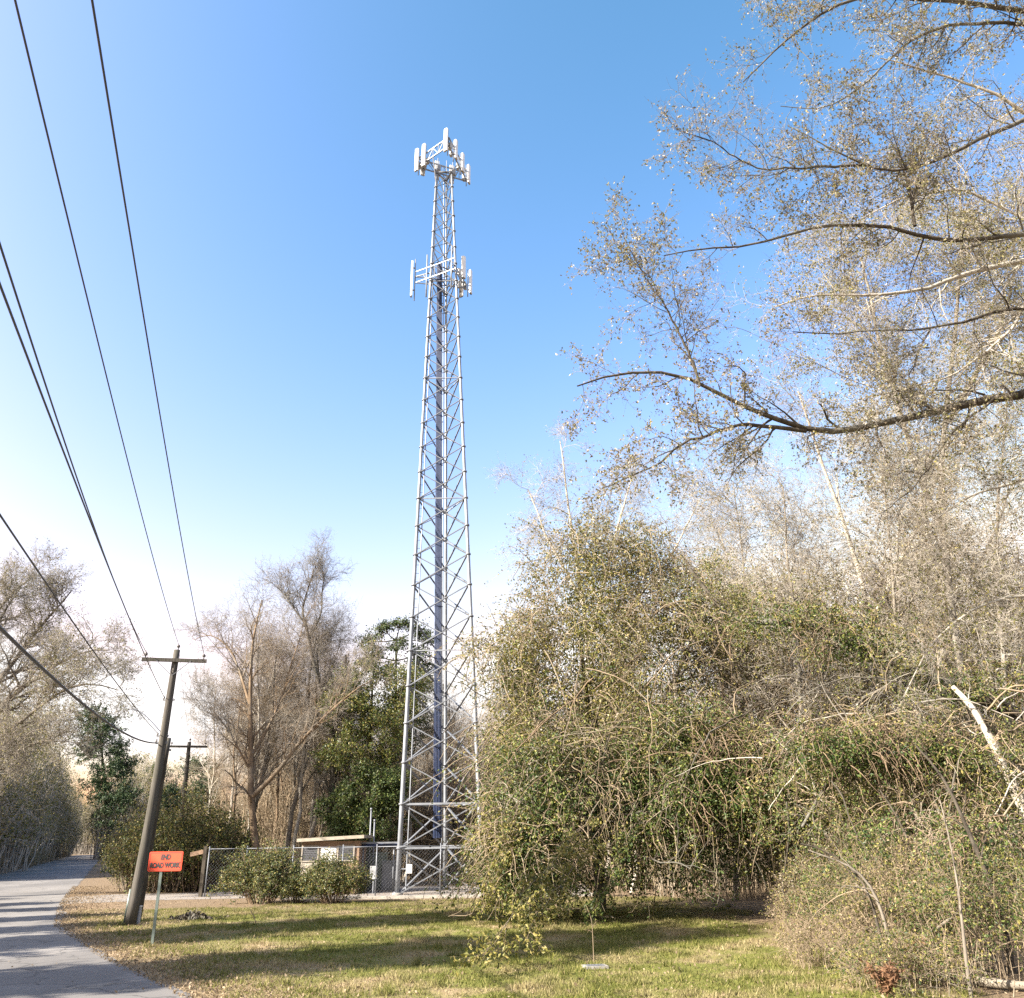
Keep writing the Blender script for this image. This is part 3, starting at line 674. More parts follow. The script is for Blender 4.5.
# chain-link fence
FP = [(X_at(205, 890, 46.5), 46.5), (-14.0, 46.4), (-11.4, 45.6), (-8.6, 44.2), (-6.9, 44.0), (-3.75, 43.8), (-.9, 43.6), (2.2, 43.4)]
fz = 2.25; fence = thing('chain_link_fence', 'galvanised chain-link fence with thin posts around the tower compound', 'fence', (FP[4][0], FP[4][1], 0)); fo = np.array(fence.location)
for x, y in FP: m = Acc(); m.cyl((x, y, 0), (x, y, fz + .12), .032, 'brace_steel', 8); m.build('post', fence, fo)
m = Acc(); mesh_ = Acc()
for (x0, y0), (x1, y1) in zip(FP[:-1], FP[1:]):
    m.cyl((x0, y0, fz), (x1, y1, fz), .02, 'brace_steel', 6); L = math.hypot(x1 - x0, y1 - y0); st_ = .17
    p0, p1 = np.array([x0, y0 - .04, .03]), np.array([x1, y1 - .04, .03]); hh_ = fz - .06
    ss = np.arange(-hh_, L, st_); segs = []
    for s_ in ss:
        for sg in (1, -1):
            a0, b0 = s_, s_ + hh_; z0, z1 = (0, hh_) if sg > 0 else (hh_, 0)
            t0, t1 = max(0, -a0 / hh_), min(1, (L - a0) / hh_)
            if t1 <= t0: continue
            segs.append([lerp(p0, p1, (a0 + t * hh_) / L) + np.array([0, 0, z0 + (z1 - z0) * t]) for t in (t0, t1)])
    segs = np.array(segs); mesh_.tubes(segs, np.full(segs.shape[:2], .002), 3, 'galv_dark')
m.build('top_rail', fence, fo); mesh_.build('wire_mesh', fence, fo)
m = Acc(); p = np.array([-12.4, 45.85, 0]); m.box(p + (0, -.05, 1.25), (.55, .012, .52), 'white', -.3); tag(m.build('notice_board', None, p), 'small blank white notice hanging on the fence left of the shrubs', 'notice')
gp = np.array([X_at(201, 890, 46.6), 46.6, 0]); gt = thing('gate_post', 'thick dark timber gate post with a pale board at the left end of the fence', 'gate post', gp)
m = Acc(); m.box((0, 0, 1.2), (.17, .17, 2.4), 'bark_dark'); m.build('post', gt); m = Acc(); m.bar((-.75, -.05, 2.0), (-.09, -.05, 2.13), .05, .20, 'tanwall'); m.build('board', gt)

# ================================================================== VEGETATION
R = np.random.default_rng
# ---- bare background trees: three kinds, copied through the woods
def bare_tree(seed, h, r, wood='bark_grey', twig='twig_grey', leaf=None, fork=False,  n1=12, n2=8, n3=7, n4=5, up=.45):
    rng = R(seed); limbs = [straight_trunk(rng, h, r)]
    lv = [dict(n=n1, L=h * (.13 if fork else .40), t=(.30, .98), ang=(25, 55), K=8, noise=.14, grav=-.04, rr=.55, ltaper=.65, up=up),
          dict(n=n2, L=h * .17, t=(.2, 1), ang=(25, 55), K=6, noise=.2, grav=-.02, rr=.6, ltaper=.4, rmin=.008, up=.1),
          dict(n=n3, L=h * .075, t=(.15, 1), ang=(25, 60), K=5, noise=.22, rr=.6, ltaper=.4, rmin=.0055),
          dict(n=n4, L=h * .04, t=(.15, 1), ang=(25, 60), K=4, noise=.25, rr=.7, ltaper=.3, rmin=.0045)]
    return tree_meshes(rng, limbs, wood, twig, lv, leaf, nwood=3)
def proto(name, label, cat, pair, group): return plant_thing(name, label, cat, (0, 0, 0), *pair, group=group, local=True)

WLAB = 'slender bare winter tree among many in the woods behind the tower'
bare = [proto('bare_tree', WLAB, 'tree', bare_tree(11, 15, .17), 'bare trees in the woods behind the tower'),
        proto('bare_tree', WLAB, 'tree', bare_tree(12, 14, .13, 'bark_brown', 'twig_tan', [('leaf_brown', 1, .06, .03)]), 'bare trees in the woods behind the tower'),
        proto('bare_tree', WLAB, 'tree', bare_tree(13, 16, .15, 'bark_pale', 'twig_tan', [('leaf_brown', 1, .06, .03)], n1=18, n3=8), 'bare trees in the woods behind the tower')]
rng = R(77)
def scatter(n, xr, yr, dmin, ok=None, seed=0):
    r = R(seed); out = []; k = 0
    while len(out) < n and k < n * 60:
        k += 1; x, y = r.uniform(*xr), r.uniform(*yr)
        if ok and not ok(x, y): continue
        if all((x - a) ** 2 + (y - b) ** 2 > dmin ** 2 for a, b in out): out.append((x, y))
    return out
for x, y in scatter(46, (-26, 4), (55, 82), 1.7, lambda x, y: x > -.36 * y + 1, 3):
    px = 512 + 825 * x / (y * 1.09)
    hs = .98 if px < 345 else .72
    place(bare[rng.integers(3)], (x, y, 0), rng.uniform(0, 6.28), hs * rng.uniform(.8, 1.15))
for k, (px, Y, sc_) in enumerate(((216, 60, .8), (226, 57, .92), (236, 61, .98), (246, 57, 1.0), (262, 58, 1.02), (270, 62, 1.1), (281, 57, 1.0), (289, 63, 1.12), (300, 59, 1.0), (308, 66, 1.15), (322, 60, 1.0), (338, 63, .95), (352, 66, .9))):
    place(bare[(2, 1, 2, 0)[k % 4]], (X_at(px, 850, Y), Y, 0), rng.uniform(0, 6.28), sc_)
for x, y in scatter(26, (-34, 8), (84, 125), 2.5, lambda x, y: x > -.36 * y + 1, 4):
    place(bare[rng.integers(3)], (x, y, 0), rng.uniform(0, 6.28), rng.uniform(.8, 1.1))
RLAB = 'bare tan-twigged tree among many in the woods behind the right-hand vines'
for x, y in scatter(44, (4, 44), (40, 72), 1.9, lambda x, y: x < .72 * y, 5):
    px = 512 + 825 * x / (y * 1.0)
    place(bare[rng.integers(3)], (x, y, 0), rng.uniform(0, 6.28), rng.uniform(.85, 1.15) * (.8 if px < 700 else 1.2), RLAB, 'bare trees in the woods on the right')
LLAB = 'bare brownish tree standing in the woods along the left side of the road'
def left_x(y): return np.interp(y, rr_[:, 1], (rr_ + nl * RW)[:, 0])
for x, y in scatter(52, (-110, -30), (46, 190), 2.2, lambda x, y: left_x(y) - 26 < x < left_x(y) - 2.5 and x > -.72 * y, 6):
    place(bare[rng.integers(3)], (x, y, 0), rng.uniform(0, 6.28), rng.uniform(.62, .92) , LLAB, 'bare trees along the left side of the road')
ELAB = 'far bare tree closing the view where the road bends out of sight'
for x, y in scatter(30, (-85, -40), (205, 260), 4, None, 8):
    place(bare[rng.integers(3)], (x, y, 0), rng.uniform(0, 6.28), rng.uniform(.8, 1.1), ELAB, 'far trees at the bend of the road')

# ---- thickets: copied undergrowth of the woods
TH_B = proto('thicket', 'brown twiggy undergrowth thicket among the trunks behind the tower', 'thicket', bush(R(21), 70, 2.2, 3.4, 'twig_tan', [('leaf_brown', 1, .07, .05), ('leaf_olive', 1, .07, .05)], 1.0, 7, 3, L3=.5, base_r=.9), 'brown thickets in the woods')
TH_O = proto('thicket', 'olive-leaved thicket lining the left edge of the road', 'thicket', bush(R(22), 70, 2.4, 3.6, 'twig_tan', [('leaf_olive', 2, .085, .09), ('leaf_winter', 3, .085, .07)], 1.0, 8, 3, L3=.5, base_r=.7), 'olive thickets along the left road edge')
TH_G = proto('evergreen_shrub', 'dark evergreen shrub behind the road sign and utility pole', 'shrub', bush(R(23), 60, 2.3, 3.2, 'bark_brown', [('leaf_olive', 3, .09, .10), ('leaf_dark', 2, .09, .09)], .9, 8, 4, L3=.4, base_r=.5), 'evergreen shrubs right of the road')
for x, y in scatter(30, (-24, 6), (55, 75), 2.3, lambda x, y: x > -.37 * y + 2, 9):
    place(TH_B, (x, y, 0), rng.uniform(0, 6.28), rng.uniform(.7, 1.15))
for x, y in scatter(30, (3, 34), (37, 55), 2.2, lambda x, y: x < .7 * y, 10):
    place(TH_B, (x, y, 0), rng.uniform(0, 6.28), rng.uniform(.9, 1.7), 'brown twiggy undergrowth behind the vine-covered trees on the right', 'brown thickets on the right')
for x, y in scatter(64, (-140, -26), (40, 230), 2.0, lambda x, y: left_x(y) - 12 < x < left_x(y) - 1.9 and x > -.74 * y, 12):
    dd = left_x(y) - x
    place(TH_O, (x, y, 0), rng.uniform(0, 6.28), rng.uniform(.75, 1.1) * (.7 if dd < 4 else 1.6))
for px, Y, sc_ in ((146, 53, 1.1), (158, 52, 1.45), (174, 53, 1.6), (189, 52.5, 1.65), (204, 53, 1.5), (218, 54, 1.3), (136, 92, .9), (144, 78, .95), (150, 66, 1.0), (168, 60, .95), (186, 58, 1.0), (206, 57, .9), (224, 60, .9), (146, 100, 1.2), (160, 88, 1.5), (182, 78, 1.45), (202, 74, 1.3), (132, 125, 1.3), (130, 150, 1.6)):
    place(TH_G, (X_at(px, 850, Y), Y, 0), rng.uniform(0, 6.28), sc_)
for px, Y, sc_ in ((170, 110, 2.0), (195, 120, 2.2), (215, 105, 1.9), (150, 140, 2.4)):
    place(TH_B, (X_at(px, 850, Y), Y, 0), rng.uniform(0, 6.28), sc_, 'far brown thicket behind the evergreen shrubs right of the road', 'far thickets right of the road')

OV = proto('overgrown_tree', 'tall overgrown tree draped in olive-brown vines on the left roadside', 'tree', bush(R(24), 80, 3.1, 9.5, 'twig_pale', [('leaf_olive', 3, .15, .14), ('leaf_winter', 3, .13, .10)], 1.7, 8, 4, L3=.8, base_r=.75, sr=.06), 'overgrown trees on the left roadside')
OB = proto('brushy_tree', 'brushy tan thicket of bare stems standing behind the compound', 'tree', bush(R(25), 60, 2.4, 9.5, 'twig_tan', [('leaf_brown', 1, .11, .08), ('leaf_tan', 1, .10, .08)], 1.6, 9, 4, L3=.8, base_r=.9, sr=.065, spread=.95), 'brushy stems behind the compound')
for x, y in scatter(44, (-150, -33), (56, 250), 3.2, lambda x, y: left_x(y) - 26 < x < left_x(y) - 3.6 and x > -.74 * y, 14):
    place(OV, (x, y, 0), rng.uniform(0, 6.28), rng.uniform(.9, 1.2) * 1.3)
for Y, dd, zs_ in ((74, 5, 1.5), (82, 5.5, 1.6), (90, 5, 1.7), (99, 5.5, 1.9), (108, 5, 1.9), (118, 5.5, 2.1), (126, 6, 2.2), (135, 5, 2.2), (144, 6, 2.3), (153, 5, 2.2), (164, 6, 2.3), (176, 5, 2.1), (190, 6, 2.2), (205, 6, 2.1), (222, 6, 2.1), (240, 6, 2.1), (112, 12, 2.3), (130, 12, 2.5), (148, 12, 2.5), (168, 12, 2.4), (195, 12, 2.5)):
    o = place(OV, (left_x(Y) - dd, Y, 0), rng.uniform(0, 6.28), 1); q = rng.uniform(1.4, 1.65); o.scale = (q, q, zs_ * rng.uniform(.9, 1.06))
for px, Y, zs_ in ((112, 172, 2.0), (120, 185, 2.2), (128, 196, 2.2), (138, 180, 2.0), (148, 205, 2.1), (162, 190, 2.0), (180, 200, 2.0), (200, 190, 1.9), (118, 210, 2.3)):
    o = place(OV, (X_at(px, 850, Y), Y, 0), rng.uniform(0, 6.28), 1, 'far overgrown tree on the right side of the road before the bend', 'far overgrown trees right of the road'); o.scale = (1.5, 1.5, zs_)
for px, Y, sc_ in ((60, 285, 1.9), (75, 290, 2.0), (88, 284, 1.8), (100, 290, 1.9), (110, 284, 1.7), (120, 272, 1.7), (128, 240, 1.5), (137, 246, 1.7), (146, 238, 1.5), (156, 240, 1.6), (168, 232, 1.6), (180, 238, 1.5), (192, 230, 1.6), (204, 236, 1.5)):
    place(OV, (X_at(px, 850, Y), Y, 0), rng.uniform(0, 6.28), sc_, 'far overgrown tree closing the view at the bend of the road', 'far overgrown trees at the bend')
for x, y in scatter(30, (-27, 6), (60, 95), 2.6, lambda x, y: x > -.36 * y + 1, 15):
    place(OB, (x, y, 0), rng.uniform(0, 6.28), rng.uniform(.7, 1.15))
for x, y in scatter(36, (3, 46), (42, 78), 2.6, lambda x, y: x < .7 * y, 16):
    place(OB, (x, y, 0), rng.uniform(0, 6.28), rng.uniform(1.0, 1.6), 'brushy tan mass of bare stems behind the vines on the right', 'brushy stems on the right')
for x, y in scatter(26, (-42, 34), (98, 120), 4.5, lambda x, y: x > -.33 * y + 1, 17):
    place(OB, (x, y, 0), rng.uniform(0, 6.28), rng.uniform(1.1, 1.5), 'far brushy tan trees closing off the woods', 'far brushy trees')

# ---- hand-placed trees of the middle distance
def placed_tree(name, label, limbs_px, radii, wood, twig, levels, leaf=None, nwood=3, Ks=14, cat='tree', seed=1):
    limbs = [poly(pix(l), r0, r1, Ks) for l, (r0, r1) in zip(limbs_px, radii)]
    base = limbs[0][0][0].copy(); base[2] = 0
    tw, cr = tree_meshes(R(seed), limbs, wood, twig, levels, leaf, nwood)
    return plant_thing(name, label, cat, base, tw, cr)
BL = lambda s=1.0, m=1: [dict(n=int(15 * m), L=3.6 * s, t=(.22, 1), ang=(25, 55), K=7, noise=.16, grav=-.06, rr=.6, ltaper=.4, rmin=.012, up=.3),
      dict(n=10, L=1.7 * s, t=(.2, 1), ang=(25, 60), K=6, noise=.2, grav=-.02, rr=.6, ltaper=.4, rmin=.009),
      dict(n=5, L=.9 * s, t=(.15, 1), ang=(25, 60), K=5, noise=.22, rr=.7, ltaper=.4, rmin=.007),
      dict(n=3, L=.4 * s, t=(.15, 1), ang=(25, 60), K=4, noise=.25, rr=.7, ltaper=.3, rmin=.006)]
placed_tree('bare_tree', 'bare tree left of the shed with one long limb slanting up to the right',
    [[(257, 890, 53), (256, 845, 53), (250, 800, 53), (251, 757, 53), (250, 700, 53), (252, 640, 53), (262, 600, 53)],
     [(252, 797, 53), (275, 775, 52.5), (300, 742, 52), (324, 717, 51.5), (345, 698, 51), (360, 686, 51), (372, 680, 51)],
     [(250, 705, 53), (240, 672, 53.5), (232, 652, 54), (222, 640, 54), (210, 634, 54), (200, 636, 54), (194, 640, 54)],
     [(251, 757, 53), (270, 725, 54), (285, 690, 54), (292, 660, 54), (300, 640, 54), (304, 618, 54)],
     [(250, 770, 53), (235, 742, 52), (222, 720, 52), (208, 712, 52), (198, 708, 52)]],
    [(.26, .04), (.15, .03), (.10, .02), (.10, .02), (.07, .015)], 'bark_brown', 'twig_grey', BL(1.0), seed=31)
placed_tree('bare_tree', 'tallest bare tree left of the tower, dark leaning trunk with a pale fan-shaped top',
    [[(329, 890, 56), (330, 830, 56), (332, 780, 56), (335, 738, 56), (327, 708, 56), (320, 690, 56), (312, 655, 56), (306, 625, 56)],
     [(306, 628, 56), (302, 610, 56), (308, 588, 56), (314, 572, 56), (312, 560, 56)],
     [(306, 625, 56), (292, 606, 56), (285, 595, 56), (278, 588, 56)],
     [(309, 640, 56), (322, 612, 56), (322, 590, 56), (326, 572, 56)]],
    [(.24, .09), (.09, .02), (.07, .02), (.07, .02)], 'bark_dark', 'twig_grey', BL(.85), seed=32)
m = Acc(); p = [at(347, 890, 60), at(347, 760, 60), at(346, 690, 60), at(346, 655, 60)]; p[0][2] = -.1
b_ = p[0].copy(); b_[2] = 0; sg = thing('dead_snag', 'broken dark dead snag poking up between the bare trees and the evergreens', 'dead tree', b_)
m.tubes(*[q[None] for q in poly(p, .22, .08, 10)], 7, 'bark_dark', True); m.build('trunk', sg, b_); m = Acc()
for a_, c_ in (((346, 672), (342, 664)), ((346, 668), (349, 660)), ((347, 700), (352, 690))): m.tubes(np.array([at(*a_, 60), at(*c_, 60)]), np.array([.06, .02]), 5, 'bark_dark')
m.build('limb', sg, b_)
EV = lambda L: [dict(n=26, L=L, t=(.15, 1), ang=(45, 80), K=6, noise=.15, grav=-.03, rr=.4, ltaper=.55, rmin=.012),
      dict(n=9, L=L * .42, t=(.25, 1), ang=(30, 65), K=5, noise=.2, rr=.6, ltaper=.3, rmin=.008),
      dict(n=6, L=L * .2, t=(.2, 1), ang=(30, 70), K=4, noise=.2, rr=.7, ltaper=.3, rmin=.005)]
placed_tree('evergreen_tree', 'broad-leaved glossy evergreen tree between the shed and the tower',
    [[(368, 890, 56), (368, 800, 56), (370, 740, 56), (372, 690, 56), (374, 668, 56)],
     [(369, 780, 56), (352, 740, 55.5), (346, 705, 55), (342, 690, 55)], [(369, 790, 56), (392, 745, 55.5), (400, 700, 55), (404, 680, 55)]],
    [(.22, .05), (.1, .03), (.1, .03)], 'bark_dark', 'bark_brown', EV(2.9), [('leaf_green', 4, .15, .10), ('leaf_olive', 4, .14, .12)], seed=33)
placed_tree('evergreen_tree', 'low dark evergreen tree just right of the shed roof',
    [[(372, 890, 54), (370, 850, 54), (368, 815, 54), (370, 775, 54)], [(371, 850, 54), (350, 820, 54), (340, 800, 54)], [(371, 850, 54), (388, 810, 54), (392, 780, 54)]],
    [(.18, .05), (.1, .03), (.1, .03)], 'bark_dark', 'bark_brown', EV(2.2), [('leaf_dark', 3, .15, .10), ('leaf_green', 4, .15, .10)], seed=34)
def clump_pine(name, label, trunk, clumps, r, leafm, seed, n=900, size=.2):
    """Trunk with limbs out to separate flat foliage clumps (x, y, Y, radius)."""
    rg = R(seed); tr = poly(pix(trunk), *r, 12); base = tr[0][0].copy(); base[2] = 0; tw, cr = Acc(), Acc()
    tw.tubes(tr[0][None], tr[1][None], 8, 'bark_dark')
    for x, y, Y, rad in clumps:
        c = at(x, y, Y); k = np.argmin(np.abs(tr[0][:, 2] - (c[2] - rad * .8))); p = tr[0][k]
        L, LR = poly([p, p * .5 + c * .5 + (0, 0, -.2), c], .07, .02, 6); tw.tubes(L, LR, 5, 'bark_dark')
        P2, R2 = grow(rg, L[None], LR[None], 22, rad * 1.15, (.55, 1), (20, 100), 5, .2, -.03, .6, ltaper=.1, rmin=.012)
        P3, R3 = grow(rg, P2, R2, 5, rad * .5, (.3, 1), (30, 70), 4, .2, -.03, .7, ltaper=.2, rmin=.007)
        P3[:, :, 2] = c[2] + (P3[:, :, 2] - c[2]) * .75
        cr.tubes(P2, R2, 3, 'bark_brown'); cr.tubes(P3, R3, 3, 'bark_brown'); cr.leaves(spots(rg, P3, n // 110, .12, .2), size, leafm, rg, aspect=.4)
    return plant_thing(name, label, 'tree', base, tw, cr)
clump_pine('pine_tree', 'tall dark evergreen with a layered clumped top, directly behind the left side of the tower',
    [(392, 890, 68), (394, 800, 68), (396, 720, 68), (396, 640, 68)],
    [(368, 640, 68, 1.1), (384, 628, 68, 1.0), (400, 624, 68, 1.1), (418, 628, 68, 1.1), (430, 638, 68, 1.1), (378, 654, 68, 1.2), (398, 645, 67, 1.2), (418, 652, 68, 1.2), (363, 662, 68, 1.0), (388, 672, 68, 1.3), (412, 672, 67, 1.8), (432, 690, 68, 1.8), (400, 700, 68, 2.0), (425, 660, 69, 1.4), (416, 715, 68, 1.8), (436, 725, 68, 1.5)],
    (.28, .07), 'leaf_dark', 41, 560, .24)
clump_pine('pine_tree', 'dark green pine rising above the woods on the left, behind the sagging cable',
    [(109, 853, 150), (106, 800, 150), (101, 740, 150), (99, 712, 150)],
    [(97, 716, 150, 3.45), (88, 722, 150, 2.99), (106, 730, 150, 3.45), (92, 736, 149, 3.68), (112, 745, 150, 3.45), (100, 752, 149, 3.91), (120, 758, 150, 2.99), (124, 770, 150, 2.76), (108, 772, 149, 3.45), (86, 750, 150, 2.76), (118, 790, 148, 3.22), (128, 800, 148, 2.99), (104, 800, 148, 3.45), (114, 815, 147, 3.22), (96, 785, 149, 3.22)],
    (.35, .08), 'needle', 42, 1500, .40)
for k, (px, py, Y, lb) in enumerate(((158, 772, 190, 'small far pine left of the distant utility pole'), (202, 766, 180, 'small far pine right of the distant utility pole'), (176, 780, 160, 'low far pine just behind the distant utility pole'))):
    rr0 = np.random.default_rng(60 + k)
    clump_pine('pine_tree', lb, [(px, 850, Y), (px, py + 20, Y), (px, py, Y)], [(px + rr0.uniform(-11, 11), py + rr0.uniform(0, 42), Y, rr0.uniform(2.2, 3.4)) for _ in range(9)], (.3, .08), 'needle', 50 + k, 900, .45)
# big oak at the left edge, its limbs reaching over the road side
placed_tree('oak_tree', 'large spreading oak at the left edge with bare limbs against the sky',
    [[(-60, 900, 48), (-55, 800, 48), (-45, 730, 48), (-30, 680, 48), (-15, 630, 48), (10, 590, 48), (35, 575, 48)],
     [(-50, 760, 48), (-15, 720, 47), (20, 690, 46), (50, 668, 45.5), (75, 655, 45), (95, 648, 45), (110, 650, 45)],
     [(-40, 720, 48), (0, 680, 49), (30, 640, 50), (50, 615, 50), (65, 600, 50), (72, 590, 50)],
     [(-50, 790, 48), (-10, 745, 46), (30, 715, 45), (60, 690, 44.5), (85, 682, 44), (105, 685, 44), (118, 690, 44)],
     [(-30, 680, 48), (-10, 640, 46), (5, 610, 46), (22, 585, 46)],
     [(-52, 800, 48), (-15, 770, 45), (20, 750, 44), (45, 738, 43.5), (62, 742, 43)]],
    [(.40, .05), (.2, .03), (.2, .03), (.17, .025), (.15, .03), (.12, .02)], 'bark_grey', 'twig_grey',
    [dict(n=22, L=3.0, t=(.2, 1), ang=(25, 60), K=7, noise=.2, grav=-.03, rr=.6, ltaper=.3, rmin=.016, up=.15),
     dict(n=10, L=1.5, t=(.2, 1), ang=(25, 65), K=6, noise=.24, rr=.6, ltaper=.3, rmin=.009),
     dict(n=8, L=.75, t=(.15, 1), ang=(25, 65), K=5, noise=.25, rr=.7, ltaper=.3, rmin=.009),
     dict(n=4, L=.35, t=(.15, 1), ang=(25, 60), K=4, noise=.25, rr=.7, ltaper=.3, rmin=.0055)],
    [('leaf_tan', 1, .09, .06, -1, .35), ('leaf_olive', 1, .09, .06, -1, .4)], seed=43)

# ---- front shrubs of the compound
def px_shrub(label, px, Y, sc3, seed, spec, stem='bark_brown', name='shrub', n=60, hgt=2.3, rad=1.7, **k):
    tw, cr = bush(R(seed), n, rad, hgt, stem, spec, **k); r = plant_thing(name, label, 'shrub', (X_at(px, 890, Y), Y, 0), tw, cr, local=True, names=('stems', 'foliage')); r.scale = sc3; return r
SP = [('leaf_olive', 4, .085, .08), ('leaf_dark', 5, .085, .08), ('leaf_tan', 1, .07, .06)]
px_shrub('wide rounded olive-green shrub on the lawn edge left of the shed', 262, 40.8, (1.12, .95, 1.02), 51, SP)
px_shrub('lower olive-green shrub right in front of the shed and cabinets', 333, 40.2, (.98, .9, .84), 52, SP)
px_shrub('small low shrub joining the two front shrubs', 297, 40.6, (.6, .6, .55), 53, SP)

# ---- vine-covered mass in the middle
def ell(px, py, Y, rx, ry, rz, w): c = at(px, py, Y); return (c[0], c[1], c[2], rx, ry, rz, w)
def vine_tree(label, trunk, ells, kw, seed, wood='bark_dark', inner=60, name='vine_covered_tree', extra=None, cat='tree'):
    rg = R(seed); limbs = [poly(pix(l), r0, r1, 12) for l, r0, r1 in trunk]; base = limbs[0][0][0].copy(); base[2] = 0
    tw, cr = tree_meshes(rg, limbs, wood, 'bark_brown', [dict(n=9, L=4.5, t=(.25, 1), ang=(25, 70), K=8, noise=.2, rr=.55, ltaper=.4, rmin=.02), dict(n=7, L=2.0, t=(.2, 1), ang=(30, 75), K=6, noise=.25, rr=.6, ltaper=.3, rmin=.012)], None, 3)
    root = thing(name, label, cat, base); tw.build('trunk', root, base)
    cr2 = vine_mass(rg, ells, **kw); cr2.build('vine_curtain', root, base)
    return root
vine_tree('huge dome-shaped tree smothered in tan and olive vines, right of the tower',
    [([(600, 908, 34.5), (598, 830, 34.5), (592, 740, 34.5), (585, 680, 34.5), (580, 640, 34.5), (575, 620, 34.5)], .26, .05), ([(598, 830, 33), (640, 740, 33), (680, 670, 33), (700, 620, 33)], .2, .05), ([(596, 800, 33), (550, 740, 32), (515, 690, 32)], .16, .05)],
    [ell(615, 720, 33.5, 4.9, 3.8, 6.4, 1.2), ell(585, 610, 33.5, 2.4, 2.4, 3.4, .34), ell(512, 665, 33, 1.5, 1.8, 2.4, .18), ell(540, 775, 32.5, 2.3, 2.6, 4.7, .42), ell(680, 620, 34.5, 2.8, 2.2, 2.4, .34), ell(640, 560, 34, 1.7, 1.7, 1.7, .16), ell(745, 640, 35, 2.6, 2.2, 2.4, .28), ell(800, 620, 36, 2.6, 2.0, 2.8, .3), ell(497, 840, 32.5, 1.0, 1.3, 2.7, .18), ell(525, 880, 30.5, 1.6, 1.3, 1.7, .2), ell(590, 545, 33.5, 1.5, 1.4, 1.7, .14)],
    dict(n_strand=3600, Ls=2.6, vine='twig_tan', fuzz=1500, fuzzL=1.25, fill=78000, fillmat='leaf_olive', fillsize=.11,
         leafspec=[('leaf_olive', 17, .10, .08, -9, 2), ('leaf_tan', 13, .085, .08, -4, 8), ('leaf_green', 15, .11, .08, 11, 2)]), 61)
vine_tree('leafy dark green vine thicket at the foot of the vine dome',
    [([(600, 905, 29.5), (596, 860, 29.5), (585, 810, 29.5), (570, 770, 29.5)], .14, .04), ([(600, 890, 29.5), (640, 840, 29.5), (690, 800, 29.5)], .10, .03)],
    [ell(575, 815, 30, 3.2, 1.9, 2.9, 1.0), ell(690, 815, 30, 2.9, 1.8, 2.9, .9), ell(530, 855, 29, 1.4, 1.3, 1.6, .3), ell(760, 800, 30.5, 2.4, 1.6, 2.8, .6)],
    dict(n_strand=1700, Ls=2.0, vine='twig_tan', fuzz=500, fuzzL=.7, fill=40000, fillmat='leaf_dark', fillsize=.11,
         leafspec=[('leaf_green', 22, .11, .08, -9, -2), ('leaf_olive', 15, .10, .08, -9, 4)]), 62, name='vine_thicket', cat='thicket')
# drooping leafy sprays in front
def spray(label, pts, seed, n=12, L=.9, leaf='leaf_olive'):
    rg = R(seed); P, Q = poly(pix(pts), .010, .004, 14); P[2:-1] += rg.normal(size=(11, 3)) * .05; base = P[0].copy(); tw, cr = Acc(), Acc(); tw.tubes(P, Q, 5, 'twig_tan')
    P2, R2 = grow(rg, P[None], Q[None], n * 4, L, (.2, 1), (25, 60), 6, .2, .1, .6, ltaper=.3, rmin=.004); P3, R3 = grow(rg, P2, R2, 4, L * .4, (.2, 1), (25, 60), 4, .2, .08, .7, rmin=.003)
    cr.tubes(P2, R2, 3, 'twig_tan'); cr.tubes(P3, R3, 3, 'twig_tan'); cr.leaves(spots(rg, P3, 6, .03, .1), .10, leaf, rg); cr.leaves(spots(rg, P2, 5, .03, .1), .085, 'leaf_olive', rg)
    r = thing('hanging_branch', label, 'branch', base); tw.build('stem', r, base); cr.build('leaves', r, base); return r
spray('drooping leafy branch hanging lowest over the lawn, left of the pale stem', [(600, 800, 27), (575, 835, 25), (550, 865, 23), (525, 895, 21.3), (505, 922, 19.8), (490, 942, 18.8), (482, 956, 18.2)], 63)
spray('drooping leafy branch with olive leaves, second from the left over the lawn', [(620, 800, 28), (600, 830, 26), (575, 865, 24), (552, 895, 22.2), (536, 922, 20.6), (526, 942, 19.6)], 64)
spray('short leafy branch hanging in front of the dark gap under the vines', [(640, 790, 28.5), (630, 830, 28), (615, 870, 27.5), (600, 900, 27.2), (596, 915, 27)], 65, 9, .7, 'leaf_green')
spray('leafy branch hanging down at the left foot of the vine dome', [(540, 780, 29), (520, 815, 28.5), (505, 850, 28), (492, 880, 27.8), (484, 900, 27.6)], 66, 9, .8)

# ---- right side: arching limbs and tan vine masses
def limb_thing(name, label, limbs, wood, twig, levels, leaf, seed, cat='tree', nwood=2):
    L = [poly(pix(l), r0, r1, 24) for l, r0, r1 in limbs]; rw = R(seed + 500)
    for P_, _ in L: P_[4:] += (np.cumsum(rw.normal(size=(20, 3)), axis=0) * .022); base = L[0][0][0].copy(); base[2] = 0
    tw, cr = tree_meshes(R(seed), L, wood, twig, levels, leaf, nwood); return plant_thing(name, label, cat, base, tw, cr)
VL = [dict(n=60, L=1.7, t=(.05, 1), ang=(30, 90), K=7, noise=.25, grav=.10, rr=.22, ltaper=.2, rmin=.008), dict(n=6, L=.8, t=(.2, 1), ang=(30, 70), K=5, noise=.25, grav=.06, rr=.7, ltaper=.3, rmin=.006), dict(n=4, L=.4, t=(.2, 1), ang=(30, 70), K=4, noise=.25, grav=.05, rr=.7, rmin=.004)]
